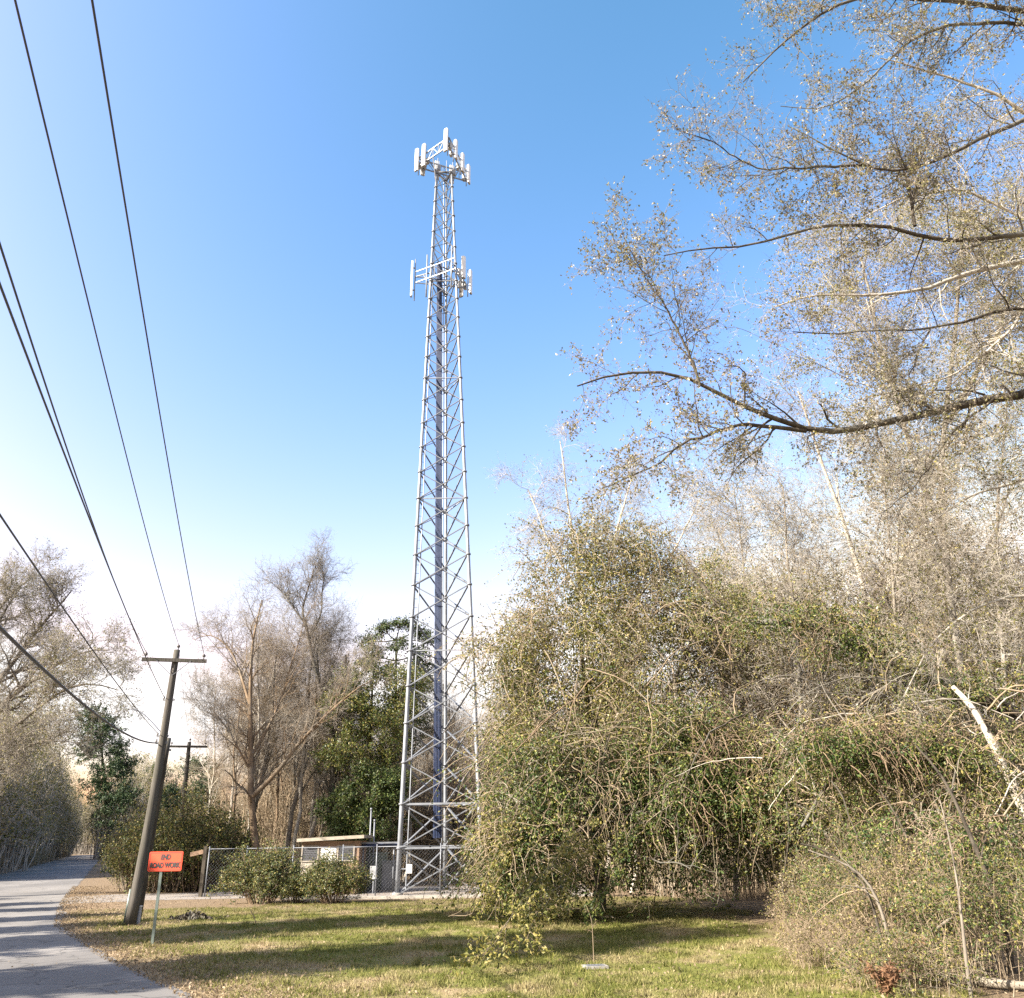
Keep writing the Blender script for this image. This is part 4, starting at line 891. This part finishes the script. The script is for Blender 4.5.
limb_thing('leaning_tree', 'dark vine-draped trunk arching over to the left, above the pale leaning trunk',
    [([(1150, 860, 26), (1090, 770, 26), (1024, 712, 26), (960, 688, 26), (905, 665, 26), (860, 640, 26.3), (820, 622, 26.6), (780, 616, 27), (745, 622, 27.5), (715, 600, 28), (690, 565, 28.5)], .26, .06)],
    'bark_dark', 'twig_tan', VL, [('leaf_olive', 5, .075, .07), ('leaf_green', 3, .08, .08), ('leaf_tan', 2, .07, .06)], 71)
limb_thing('leaning_tree', 'lower dark horizontal limb wrapped in green vines, below the arching trunk',
    [([(1120, 900, 24), (1085, 800, 24), (1024, 768, 24), (985, 764, 24), (940, 756, 24), (895, 752, 24), (855, 760, 24.3), (825, 790, 24.6), (800, 830, 25)], .14, .04)],
    'bark_dark', 'twig_tan', VL, [('leaf_green', 5, .075, .07), ('leaf_olive', 3, .075, .08)], 72)
limb_thing('dead_tree', 'pale barkless dead trunk leaning at the right edge', [([(1075, 920, 23), (1045, 850, 23.3), (1024, 812, 23.5), (1003, 770, 23.7), (985, 733, 24), (963, 703, 24.3), (950, 690, 24.6)], .21, .07)],
    'bark_pale', 'twig_pale', [dict(n=6, L=2.2, t=(.3, 1), ang=(30, 70), K=6, noise=.2, grav=.02, rr=.25, rmin=.01), dict(n=5, L=.8, t=(.2, 1), ang=(30, 70), K=5, noise=.25, rr=.6, rmin=.006)], None, 73, 'dead tree')
tanspec = [('leaf_tan', 9, .075, .07, -9, 3), ('leaf_olive', 5, .075, .08, -9, 2), ('leaf_brown', 4, .07, .06, -9, 3)]
vine_tree('tan vine-tangled tree standing behind the arching trunk at the right', [([(930, 960, 33), (925, 860, 33), (915, 760, 33), (900, 660, 33), (885, 590, 33)], .26, .06), ([(920, 800, 33), (980, 700, 33), (1020, 620, 33)], .16, .04)],
    [ell(860, 690, 34, 3.4, 2.6, 3.8, .8), ell(960, 610, 33, 3.8, 2.6, 3.2, 1.0), ell(800, 720, 36, 3.2, 2.4, 4.4, .7), ell(1010, 700, 32, 3.0, 2.4, 4.5, .7)],
    dict(n_strand=2600, Ls=2.2, vine='twig_tan', fuzz=1500, fuzzL=1.2, fill=24000, fillmat='leaf_olive', fillsize=.09, leafspec=tanspec), 74)
vine_tree('brown tangle of hanging vines and stems between the vine dome and the brambles', [([(860, 935, 27), (850, 870, 27), (840, 800, 27.5), (830, 740, 28)], .12, .04)],
    [ell(830, 800, 28.5, 2.6, 1.8, 3.0, .8), ell(920, 810, 26, 2.8, 1.8, 3.0, .9), ell(1000, 830, 24, 2.2, 1.6, 2.8, .7)],
    dict(n_strand=1100, Ls=2.0, vine='twig_tan', fuzz=700, fuzzL=.9, fill=16000, fillmat='leaf_olive', fillsize=.08, leafspec=[('leaf_olive', 8, .09, .08, -9, -2), ('leaf_brown', 5, .085, .08, -9, -2), ('leaf_green', 7, .10, .08, 8, 1)]), 75, name='vine_thicket', cat='thicket')

def vine_clump(label, ells, leafspec, seed, n=420, L=1.3):
    rg = R(seed); c = np.array(ells[0][:3]); b_ = c * (1, 1, 0); root = thing('vine_clump', label, 'vine', b_)
    m = vine_mass(rg, ells, n, L, 'bark_brown', leafspec, fuzz=n // 3, fuzzL=.6, fill=n * 9, fillmat='leaf_green', fillsize=.10); m.build('leaves', root, b_); return root
vine_clump('bright green vine leaves hanging along the lower horizontal limb', [ell(850, 752, 24.2, 1.9, .7, .75, 1), ell(935, 758, 24.3, 1.6, .5, .5, .8)], [('leaf_green', 12, .10, .06, -9, -2), ('leaf_olive', 6, .09, .06, -9, -2)], 191)
vine_clump('olive green vine leaves covering the top of the arching trunk', [ell(790, 622, 26.6, 2.3, .9, .75, 1), ell(870, 645, 26, 1.9, .8, .75, .9), ell(960, 690, 25.6, 2.0, .8, .8, .9)], [('leaf_olive', 12, .095, .06, -9, -2), ('leaf_green', 7, .09, .06, -9, -2)], 192)
vine_clump('sunlit bright green vine patch where the vine dome meets the right-hand tangle', [ell(735, 790, 28.2, 2.2, .9, 1.7, 1), ell(690, 740, 29.2, 1.5, .8, 1.2, .6)], [('leaf_green', 14, .115, .06, -9, -2), ('leaf_olive', 6, .10, .06, -9, -2)], 193, 520, 1.5)
vine_clump('dark green leafy patch low on the right among the brambles', [ell(980, 860, 18.9, 1.3, .6, 1.0, 1), ell(900, 850, 20, 1.3, .6, .9, .8)], [('leaf_green', 10, .075, .06, -9, -2), ('leaf_dark', 6, .075, .06, -9, -2)], 194, 300, .9)
def loose_vines(label, boxes, n, mats, seed, rad=(.012, .032), L=(2, 5), name='woody_vine'):
    rg = R(seed); r_ = thing(name, label, 'vine', at(*boxes[0]) * (1, 1, 0)); bo = np.array(r_.location)
    for mt in mats:
        m = Acc(); P = []
        for _ in range(n):
            b = boxes[rg.integers(len(boxes))]; p = at(b[0] + rg.uniform(-70, 70), b[1] + rg.uniform(-50, 50), b[2] + rg.uniform(-.8, .8))
            d = rg.normal(size=3) * (1, .35, .8); d /= np.linalg.norm(d); ln = rg.uniform(*L); q = [p]
            for k in range(11): d = d + rg.normal(size=3) * .13 - (0, 0, .10); d /= np.linalg.norm(d); q.append(q[-1] + d * ln / 11)
            P.append(q)
        P = np.array(P); P[:, :, 2] = np.maximum(P[:, :, 2], .05); m.tubes(P, rg.uniform(*rad, (n, 1)) * np.linspace(1, .4, 12)[None], 5, mt); m.build('vine_stems', r_, bo)
    return r_
loose_vines('loose pale and dark woody vines looping through the tangle under the arching trunk', [(850, 720, 25.5), (930, 720, 24.5), (1000, 730, 23.2), (800, 760, 26.5)], 15, ('twig_tan', 'bark_dark', 'twig_pale'), 171)
loose_vines('dark and pale woody vines hanging through the brambles at lower right', [(860, 830, 21), (930, 840, 20), (1000, 850, 19), (985, 920, 17.6), (900, 900, 19)], 17, ('bark_dark', 'twig_tan'), 172, (.010, .024), (1.2, 3.2))
loose_vines('tan woody vines looping over the face of the vine dome', [(620, 640, 29.8), (560, 700, 29), (680, 700, 29.8), (540, 780, 28.8), (640, 760, 28.3)], 17, ('twig_tan', 'bark_brown'), 173, (.012, .026), (2, 5))

# ---- two tall trees with thin olive-tan foliage behind the overhanging limbs
TL = [dict(n=16, L=7.5, t=(.3, 1), ang=(30, 65), K=9, noise=.15, grav=-.03, rr=.5, ltaper=.5, up=.2), dict(n=9, L=2.8, t=(.2, 1), ang=(30, 60), K=7, noise=.2, rr=.5, ltaper=.35, rmin=.012),
      dict(n=8, L=1.2, t=(.15, 1), ang=(30, 65), K=5, noise=.24, grav=.02, rr=.6, ltaper=.3, rmin=.007), dict(n=4, L=.5, t=(.15, 1), ang=(30, 60), K=4, noise=.25, grav=.03, rr=.7, rmin=.005)]
limb_thing('tall_tree', 'tall pale-trunked tree with thin olive foliage near the right edge',
    [([(985, 920, 30), (975, 760, 30), (950, 600, 30), (940, 480, 30), (955, 350, 30), (965, 250, 30), (960, 170, 30)], .17, .04), ([(945, 540, 30), (905, 440, 30), (875, 340, 30), (860, 260, 30)], .12, .04), ([(950, 420, 30), (1000, 330, 30), (1030, 230, 30)], .12, .04)],
    'bark_grey', 'twig_pale', [dict(TL[0], n=22, rmin=.02)] + TL[1:], [('leaf_olive', 3, .09, .07, -1, .8), ('leaf_tan', 2, .085, .07, -1, .7)], 76, nwood=3)
limb_thing('tall_tree', 'bare tan-twigged tall tree seen through the gap under the long overhanging limb',
    [([(860, 925, 37), (862, 760, 37), (868, 600, 37), (845, 520, 37), (820, 450, 37), (800, 390, 37)], .2, .04), ([(865, 640, 37), (900, 560, 37), (930, 500, 37), (950, 440, 37)], .16, .04)],
    'bark_pale', 'twig_tan', [dict(TL[0], n=13, L=5.5)] + TL[1:], [('leaf_tan', 1, .08, .07, -1, .5)], 77, nwood=3)

limb_thing('tall_tree', 'tall pale bare tree rising behind the top of the vine dome', [([(600, 915, 42), (596, 760, 42), (585, 600, 42), (572, 520, 42), (562, 440, 42)], .22, .03), ([(590, 640, 42), (615, 540, 42), (635, 470, 42)], .12, .03), ([(586, 610, 42), (550, 540, 42), (532, 490, 42)], .10, .03), ([(590, 660, 42), (670, 560, 42), (700, 500, 42)], .10, .03)],
    'bark_pale', 'twig_pale', [dict(TL[0], n=9, L=3.2)] + [dict(TL[1], n=7, L=1.5)] + TL[2:], [('leaf_tan', 1, .09, .07, -1, .5)], 78, nwood=3)

for lb_, pts_, sd2 in (('bare pale-twigged tall tree filling the gap behind the middle of the long dark limb', [(800, 930, 31), (805, 780, 31), (800, 650, 31), (790, 560, 31), (785, 480, 31)], 181),
                      ('bare pale-twigged tall tree in front of the right-hand woods, right of the arching trunk tip', [(880, 940, 28), (890, 800, 28), (900, 650, 28), (895, 540, 28), (885, 450, 28)], 182),
                      ('bare pale-twigged tall tree hard against the right edge above the dead trunk', [(1010, 960, 27), (1015, 800, 27), (1005, 640, 27), (1000, 520, 27), (1008, 400, 27)], 183),
                      ('slim bare pale-twigged tree rising between the vine dome and the arching trunk', [(735, 930, 38), (738, 780, 38), (745, 660, 38), (742, 560, 38), (730, 480, 38)], 184)):
    limb_thing('tall_tree', lb_, [(pts_, .12, .02)], 'bark_grey', 'twig_pale', [dict(TL[0], n=26, L=4.2, t=(.35, 1), rmin=.018)] + [dict(TL[1], L=2.0)] + [dict(TL[2], n=7)] + [TL[3]], [('leaf_tan', 2, .075, .03, -1, .6), ('leaf_olive', 1, .08, .03, -1, .4)], sd2, nwood=3)

# ---- the overhanging foreground tree (trunk just outside the right edge)
oh = [([(1300, 1010, 14.5), (1290, 800, 14.5), (1270, 600, 14.5), (1240, 420, 14.5), (1215, 260, 14.5), (1190, 100, 14.5), (1170, -60, 14.5)], .34, .16),
      ([(1240, 440, 14.5), (1150, 395, 14.7), (1085, 372, 15), (1024, 392, 15.2), (960, 403, 15.2), (900, 419, 15), (860, 429, 14.9), (820, 433, 14.8), (780, 425, 14.6), (745, 411, 14.4), (715, 393, 14.2), (690, 381, 14), (655, 374, 13.8), (615, 372, 13.6), (575, 388, 13.4)], .13, .014),
      ([(806, 431, 14.75), (775, 427, 14.6), (740, 424, 14.3), (710, 430, 14), (680, 441, 13.8), (655, 458, 13.6), (625, 470, 13.4), (595, 480, 13.2)], .045, .010),
      ([(700, 386, 14.1), (690, 350, 14), (672, 322, 13.9), (655, 290, 13.8), (640, 262, 13.7), (628, 245, 13.6)], .03, .007),
      ([(1215, 280, 14.5), (1120, 235, 14), (1060, 226, 13.8), (1024, 229, 13.6), (985, 233, 13.5), (945, 235, 13.4), (915, 226, 13.3), (880, 216, 13.2), (830, 216, 13.1), (790, 226, 13), (745, 240, 12.9), (705, 238, 12.8), (670, 245, 12.7)], .08, .010),
      ([(915, 226, 13.3), (911, 205, 13.3), (912, 185, 13.4), (905, 165, 13.5), (890, 140, 13.6)], .035, .008),
      ([(1190, 150, 14.5), (1110, 105, 13.8), (1040, 112, 13.5), (1000, 131, 13.3), (960, 151, 13.1), (930, 166, 13), (900, 169, 12.9), (870, 165, 12.8), (845, 152, 12.7), (815, 138, 12.6), (790, 125, 12.5)], .08, .009),
      ([(870, 165, 12.8), (835, 166, 12.7), (800, 170, 12.6), (765, 166, 12.5), (738, 155, 12.4), (715, 142, 12.3), (690, 134, 12.2)], .03, .007),
      ([(1180, 40, 14.5), (1100, 20, 13.6), (1040, 12, 13.2), (990, 7, 12.9), (940, 5, 12.7), (900, 4, 12.6), (860, 2, 12.4), (820, 16, 12.3), (790, 34, 12.2), (765, 55, 12.1), (735, 80, 12)], .09, .010),
      ([(1080, 30, 13.4), (1024, 24, 13.2), (980, 22, 13), (940, 30, 12.9), (905, 45, 12.8), (880, 70, 12.7), (850, 95, 12.6), (820, 105, 12.5), (780, 100, 12.4)], .05, .008),
      ([(1215, 330, 14.5), (1100, 315, 14.8), (1040, 310, 15), (1000, 312, 15.2), (960, 326, 15.2), (915, 331, 15.2), (870, 329, 15.1), (820, 333, 15), (795, 332, 14.9)], .05, .010),
      ([(930, 330, 15.2), (915, 355, 15), (900, 380, 14.9), (885, 400, 14.8), (870, 420, 14.7)], .022, .006),
      ([(1000, 393, 15.2), (960, 430, 15), (930, 470, 14.8), (915, 500, 14.6), (890, 520, 14.4)], .03, .008),
      ([(1170, -30, 14.5), (1090, -60, 13.2), (1020, -55, 12.6), (950, -40, 12.2), (880, -30, 11.9), (820, -25, 11.6), (770, -10, 11.4), (735, 10, 11.2)], .07, .009)]
OL = [dict(n=27, L=1.55, t=(.10, 1), ang=(30, 75), K=7, noise=.2, grav=.0, rr=.5, ltaper=.3, rmin=.006, rmax=.03), dict(n=10, L=.66, t=(.15, 1), ang=(25, 65), K=5, noise=.24, grav=.02, rr=.6, ltaper=.3, rmin=.0038), dict(n=6, L=.30, t=(.15, 1), ang=(25, 65), K=4, noise=.26, grav=.03, rr=.7, ltaper=.2, rmin=.0025)]
limb_thing('overhanging_tree', 'foreground tree reaching in from the right, with one long dark limb and tan leaves', oh, 'bark_dark', 'twig_grey', OL,
    [('leaf_tan', 2, .058, .010, -1, .85), ('leaf_olive', 2, .054, .010, -1, .5), ('leaf_tan', 2, .056, .010, -2, .9)], 81, nwood=2)
oh2 = [([(1330, 990, 19), (1320, 800, 19), (1300, 600, 19), (1270, 420, 19), (1230, 240, 19), (1190, 60, 19)], .36, .14),
       ([(1250, 330, 19), (1150, 270, 18.5), (1060, 250, 18), (980, 270, 17.6), (920, 290, 17.3), (860, 300, 17), (810, 295, 16.8), (770, 310, 16.6)], .12, .015),
       ([(1230, 240, 19), (1140, 180, 18), (1060, 140, 17.5), (990, 90, 17), (930, 70, 16.8), (880, 60, 16.6)], .11, .015),
       ([(1265, 400, 19), (1160, 400, 18.4), (1090, 440, 18), (1030, 480, 17.8), (970, 500, 17.6), (920, 530, 17.4)], .09, .012),
       ([(1280, 500, 19), (1180, 520, 18.5), (1100, 560, 18), (1040, 590, 17.7), (980, 600, 17.5), (930, 640, 17.3), (900, 690, 17)], .08, .01),
       ([(1060, 250, 18), (1010, 210, 17.8), (960, 190, 17.6), (900, 200, 17.4), (850, 230, 17.2)], .05, .01),
       ([(1060, 250, 18), (1010, 330, 17.8), (960, 370, 17.6), (910, 380, 17.4), (860, 390, 17.2)], .05, .01)]
limb_thing('overhanging_tree', 'tree behind the long dark limb at the right edge, with dense pale twigs', oh2, 'bark_pale', 'twig_pale',
    [dict(OL[0], n=34, L=2.3), dict(OL[1], n=10, L=1.0), dict(OL[2], n=6, L=.45)], [('leaf_olive', 3, .06, .02, -1, .7), ('leaf_tan', 2, .058, .02, -1, .6)], 82, nwood=2)

# ---- brambles and saplings at the lower right
def bramble(label, px, py, rad, hgt, seed, spec, stem, n=70, **k):
    b = gnd(px, py); tw, cr = bush(R(seed), n, rad, hgt, stem, spec, **k)
    return plant_thing('bramble', label, 'bramble', (b[0], b[1], 0), tw, cr, local=True, names=('stems', 'foliage'))
pale = [('leaf_brown', 1, .05, .03), ('leaf_olive', 1, .05, .04)]; mixd = [('leaf_olive', 2, .055, .05), ('leaf_green', 2, .06, .05), ('leaf_dark', 1, .06, .05)]
for lb, px, py, rad, hgt, sd_, sp, st_, nn in (
    ('mound of pale dry bramble stems where the mown track turns behind the thicket', 818, 930, 1.4, 1.15, 91, pale, 'twig_tan', 80),
    ('pale dry bramble mound nearest the lawn, left of the two leaning stems', 848, 966, 1.4, 1.05, 92, pale, 'twig_tan', 80),
    ('tall tangle of brambles with olive leaves behind the leaning stems', 880, 955, 1.9, 3.0, 93, mixd, 'twig_tan', 90),
    ('dense leafy bramble at the lower right corner of the frame', 1000, 985, 1.6, 2.5, 94, mixd, 'twig_tan', 80),
    ('brown twiggy bramble between the tall tangle and the right corner', 940, 968, 1.7, 2.6, 95, [('leaf_brown', 2, .055, .05), ('leaf_olive', 2, .055, .05)], 'twig_tan', 90),
    ('tan bramble bank under the green limb at the right', 850, 930, 2.2, 2.6, 96, [('leaf_tan', 2, .06, .05), ('leaf_olive', 2, .06, .05)], 'twig_tan', 100),
    ('tall bramble clump against the right edge under the dead trunk', 1015, 940, 2.2, 3.6, 97, mixd, 'bark_brown', 90),
    ('low pale grass-like bramble fringe along the bottom right edge', 905, 990, 1.2, .8, 98, [('leaf_olive', 2, .05, .04), ('leaf_green', 1, .05, .05)], 'twig_tan', 60)):
    bramble(lb, px, py, rad, hgt, sd_, sp, st_, nn, n2=7, n3=3, base_r=.8, L2=.55, L3=.25, sr=.010)
def stem_thing(label, pts, r0, r1, wood, seed, n=5, L=1.2, leaf=None, name='sapling'):
    P, Q = poly(pix(pts), r0, r1, 12); base = P[0].copy(); tw, cr = tree_meshes(R(seed), [(P, Q)], wood, 'twig_pale' if wood == 'bark_pale' else 'bark_brown', [dict(n=n, L=L, t=(.35, 1), ang=(25, 60), K=6, noise=.2, grav=.0, rr=.5, rmin=.006), dict(n=5, L=L * .4, t=(.2, 1), ang=(25, 60), K=5, noise=.25, rr=.6, rmin=.004)], leaf, 2)
    return plant_thing(name, label, 'sapling', base, tw, cr)
stem_thing('bent stem leaning left out of the brambles, beside a darker twin', [(898, 978, 17.4), (890, 940, 17.4), (880, 905, 17.4), (868, 880, 17.5), (852, 866, 17.6), (830, 858, 17.7), (808, 850, 17.8)], .045, .010, 'bark_grey', 101)
stem_thing('dark thin stem standing left of the pale bent stem', [(886, 970, 17.6), (880, 935, 17.6), (873, 905, 17.7), (862, 880, 17.8), (850, 868, 17.9)], .04, .015, 'bark_dark', 102)
stem_thing('thin straight sapling rising from the bottom edge at the right', [(972, 1002, 15.6), (966, 960, 15.6), (962, 920, 15.6), (957, 880, 15.7), (950, 840, 15.9), (940, 800, 16.1)], .034, .008, 'bark_grey', 103)
stem_thing('dark curved sapling leaning left in front of the pale dead trunk', [(1015, 985, 18), (1005, 930, 18), (990, 880, 18), (972, 840, 18.2), (955, 800, 18.4), (940, 770, 18.6), (915, 745, 18.9)], .07, .02, 'bark_dark', 104)
stem_thing('dark thin sapling slanting left through the middle of the brambles', [(942, 965, 19), (934, 930, 19), (925, 895, 19), (915, 860, 19.1), (900, 820, 19.3), (880, 790, 19.5)], .05, .015, 'bark_dark', 105)
stem_thing('crooked stick lying across the brambles at lower right', [(935, 930, 17), (955, 915, 17), (975, 900, 17.2), (1000, 890, 17.4)], .03, .01, 'bark_grey', 106, 3, .6, name='fallen_stick')
m = Acc(); P, Q = poly(pix([(965, 973, 16.8), (985, 985, 16.4), (1010, 992, 16.1), (1040, 1002, 15.9)]), .09, .06, 10); P[:, 2] = np.maximum(P[:, 2], .1); m.tubes(P, Q, 9, 'bark_brown', True)
tag(m.build('fallen_log', None, P[0]), 'fallen brown log lying at the foot of the brambles in the lower right', 'log')
# rusty dead ferns
def fern(label, px, py, Y, h, seed):
    rg = R(seed); b = at(px, py, Y); b[2] = 0; m = Acc(); n = 9; a_ = rg.uniform(0, 6.28, n); s = np.linspace(0, 1, 8)[None, :]
    rad = rg.uniform(.1, .3, (n, 1)); P = np.stack([np.cos(a_)[:, None] * rad * s ** 1.3, np.sin(a_)[:, None] * rad * s ** 1.3, h * (s - .25 * s ** 3) * rg.uniform(.7, 1.1, (n, 1))], 2)
    m.tubes(P, np.full((n, 8), .007), 3, 'fern'); m.leaves(spots(rg, P, 60, .03, .25), .10, 'fern', rg, aspect=.3); o = m.build('dead_fern'); o.location = b; return tag(o, label, 'fern')
fern('rusty brown dead fern clump right of the pale bent stem', 915, 972, 17.2, .85, 111); fern('rusty brown dead fern at the bottom edge, lower of the two', 888, 1000, 15.7, .6, 112)

# ---- out-of-frame trees over the road that cast the bands of shade on lawn and road
SHL = 'leafless tree standing on the far side of the road, left of the view'
sh = proto('bare_tree', SHL, 'tree', bare_tree(14, 17, .24, 'bark_grey', 'twig_grey', [('leaf_olive', 8, .26, .08)], n1=22, n4=4, up=.35, fork=True), 'trees left of the view')
for x, y, k in ((-27, 18.6, 1.0), (-24, 11.2, 1.05), (-30, 22.6, .6), (-32.5, 26.6, .6), (-36, 30.5, .6), (-39, 34.4, .6), (-43, 38.4, .6)):
    place(sh, (x, y, 0), rng.uniform(0, 6.28), k)

# ---- lawn details
m = Acc(); rg = R(121); p = gnd(192, 919.5); c = p + rg.normal(size=(500, 3)) * (.42, .22, 0); c[:, 2] = .02 + np.abs(rg.normal(size=500)) * .05 * np.exp(-((c[:, 0] - p[0]) / .45) ** 2) * 2.2
m.leaves(c, .15, 'bark_dark', rg); u = np.linspace(0, 2 * PI, 15)[:-1]; tv = np.array([[.50 * math.cos(q), .24 * math.sin(q), 0] for q in u]); tv2 = tv * .6 + (0, 0, .13)
m.add(np.concatenate([tv, tv2]) + p, [[i, (i + 1) % 14, 14 + (i + 1) % 14, 14 + i] for i in range(14)], 'bark_dark', True); m.add(tv2 + p, [list(range(14))], 'bark_dark', True)
tag(m.build('soil_mound', None, p), 'small dark mound of soil and debris on the lawn right of the sign', 'mound')
m = Acc(); p = gnd(595, 968); m.box(p + (0, 0, .025), (.50, .34, .05), 'concrete', .15); m.box(p + (0, 0, .048), (.38, .24, .02), 'galv_dark', .15)
tag(m.build('utility_cover', None, p), 'flat pale concrete utility cover in the lawn below the vine dome', 'utility cover')
stem_thing('thin pale stem standing upright in the lawn behind the utility cover', [(594, 966, 20.4), (593, 940, 20.4), (592, 920, 20.4), (586, 905, 20.4)], .011, .005, 'twig_tan', 122, 3, .35)
stem_thing('single thin dry twig sticking up from the sunny lawn', [(257, 926, 31), (254, 917, 31), (250, 909, 31)], .016, .008, 'twig_tan', 123, 2, .3, name='dry_twig')
# grass, dry leaves (uncountable)
rg = R(131); N = 300000
y = 14.5 + (41.5 - 14.5) * rg.uniform(0, 1, N) ** 1.25; x = rg.uniform(-20, 9.5, N)
xr_ = np.interp(y, rr_[:, 1], rr_[:, 0]); edge = xr_ + .15 + np.abs(rg.normal(size=N)) * .9
def fbm(x, y, s): return np.sin(x * s + 1.3 * np.sin(y * s * .7 + 2)) * .5 + np.sin(y * s * 1.3 + 1.7 * np.sin(x * s * .9)) * .5
ok = (x > edge) & (x < 7.2 + fbm(x, y, .8)) & (fbm(x, y, .9) + rg.normal(size=N) * .5 > -.55) & ~((y > 38.5) & (x < -11)); x, y = x[ok], y[ok]; N = len(x)
h = rg.uniform(.03, .085, N) * (1 + .4 * fbm(x, y, 1.7)); th = rg.uniform(0, 2 * PI, N); wd = rg.uniform(.006, .013, N); ln = rg.normal(size=(N, 2)) * .035
v = np.stack([np.stack([x - np.cos(th) * wd, y - np.sin(th) * wd, np.zeros(N)], 1), np.stack([x + np.cos(th) * wd, y + np.sin(th) * wd, np.zeros(N)], 1), np.stack([x + ln[:, 0], y + ln[:, 1], h], 1)], 1)
nt_ = 700; tx = rg.uniform(-14, 8, nt_); ty = 15 + 24 * rg.uniform(0, 1, nt_) ** 1.3; kt = tx > np.interp(ty, rr_[:, 1], rr_[:, 0]) + .5; tx, ty = tx[kt], ty[kt]; nb = 34; nt_ = len(tx)
bx = np.repeat(tx, nb) + rg.normal(size=nt_ * nb) * .07; by = np.repeat(ty, nb) + rg.normal(size=nt_ * nb) * .07; bh = np.repeat(rg.uniform(.07, .22, nt_), nb) * rg.uniform(.5, 1.1, nt_ * nb); bl = rg.normal(size=(nt_ * nb, 2)) * .07; th2 = rg.uniform(0, 6.28, nt_ * nb)
tv_ = np.stack([np.stack([bx - np.cos(th2) * .009, by - np.sin(th2) * .009, bh * 0], 1), np.stack([bx + np.cos(th2) * .009, by + np.sin(th2) * .009, bh * 0], 1), np.stack([bx + bl[:, 0], by + bl[:, 1], bh], 1)], 1)
m = Acc(); m.add(tv_, np.arange(nt_ * nb * 3).reshape(-1, 3), 'grass'); m.add(v, np.arange(N * 3).reshape(N, 3), 'grass'); tag(m.build('lawn_grass'), 'short patchy green and straw-coloured grass of the clearing', 'grass', kind='stuff')
N = 42000; y = 13 + (60 - 13) * rg.uniform(0, 1, N) ** 1.5; side = rg.uniform(0, 1, N)
xr_ = np.interp(y, rr_[:, 1], rr_[:, 0]); x = np.where(side < .35, xr_ - .4 + np.abs(rg.normal(size=N)) * 1.6, np.where(side < .65, rg.uniform(5.5, 24, N), np.where(side < .78, xr_ - RW * 1.13 + .3 - np.abs(rg.normal(size=N)) * 2, rg.uniform(-18, 7, N))))
on_road = (x < xr_ - .25) & (x > xr_ - RW * 1.13); ok = ~on_road | (rg.uniform(size=N) < .02); x, y = x[ok], y[ok]; N = len(x)
c = np.stack([x, y, rg.uniform(.022, .05, N)], 1); m = Acc(); m.leaves(c, .065, 'leaf_brown', rg, flat=.75, aspect=.6); tag(m.build('leaf_litter'), 'dry brown fallen leaves scattered over the verge and under the thickets', 'fallen leaves', kind='stuff')

# ================================================================== LIGHT, SKY, CAMERA
SUN_AZ = (-1.0, -.55); SUN_EL = math.radians(31)
sd = Vector((SUN_AZ[0], SUN_AZ[1], 0)).normalized() * math.cos(SUN_EL); sd.z = math.sin(SUN_EL)
sun = bpy.data.lights.new('sun', 'SUN'); sun.energy = 4.8; sun.angle = math.radians(.6); sun.color = (1, .91, .79)
so = bpy.data.objects.new('sun', sun); C.objects.link(so); so.rotation_euler = (-sd).to_track_quat('-Z', 'Y').to_euler(); so.location = (0, 0, 80)
w = bpy.data.worlds.new('World'); scene.world = w; w.use_nodes = True; nt = w.node_tree; nt.nodes.clear()
sk = nt.nodes.new('ShaderNodeTexSky'); sk.sky_type = 'NISHITA'; sk.sun_disc = False; sk.sun_elevation = SUN_EL
sk.sun_rotation = math.atan2(SUN_AZ[0], SUN_AZ[1]); sk.air_density = 1.2; sk.dust_density = 3.0; sk.ozone_density = .3; sk.altitude = 0
bg = nt.nodes.new('ShaderNodeBackground'); bg.inputs[1].default_value = .0550; ow = nt.nodes.new('ShaderNodeOutputWorld')
sp_ = nt.nodes.new('ShaderNodeSeparateColor'); cb_ = nt.nodes.new('ShaderNodeCombineColor'); nt.links.new(sk.outputs[0], sp_.inputs[0])
for k, (gain, power) in enumerate(((.947, 2.21), (1.262, 1.36), (1.0, 1.7))):        # tone of the sky's three channels
    p_ = nt.nodes.new('ShaderNodeMath'); p_.operation = 'POWER'; p_.inputs[1].default_value = power; nt.links.new(sp_.outputs[k], p_.inputs[0])
    g_ = nt.nodes.new('ShaderNodeMath'); g_.operation = 'MULTIPLY'; g_.inputs[1].default_value = gain; nt.links.new(p_.outputs[0], g_.inputs[0]); nt.links.new(g_.outputs[0], cb_.inputs[k])
cl_ = nt.nodes.new('ShaderNodeMix'); cl_.data_type = 'RGBA'; cl_.blend_type = 'DARKEN'; cl_.inputs[0].default_value = 1; cl_.inputs[7].default_value = (6.8, 6.6, 6.5, 1)
nt.links.new(cb_.outputs[0], cl_.inputs[6]); nt.links.new(cl_.outputs[2], bg.inputs[0]); nt.links.new(bg.outputs[0], ow.inputs[0])
cam = bpy.data.cameras.new('camera'); cam.sensor_fit = 'HORIZONTAL'; cam.sensor_width = 36; cam.lens = 36 * F / W; cam.clip_start = .1; cam.clip_end = 3000
co = bpy.data.objects.new('camera', cam); C.objects.link(co); co.matrix_world = Matrix.Translation((0, 0, CAMZ)) @ MCAM; scene.camera = co
scene.view_settings.view_transform = 'Standard'; scene.view_settings.look = 'None'; scene.view_settings.gamma = 1; scene.view_settings.exposure = 2.0
scene.cycles.max_bounces = 6; scene.cycles.diffuse_bounces = 3; scene.cycles.transmission_bounces = 3; scene.cycles.transparent_max_bounces = 6
scene.cycles.caustics_reflective = False; scene.cycles.caustics_refractive = False
scene.cycles.use_denoising = False
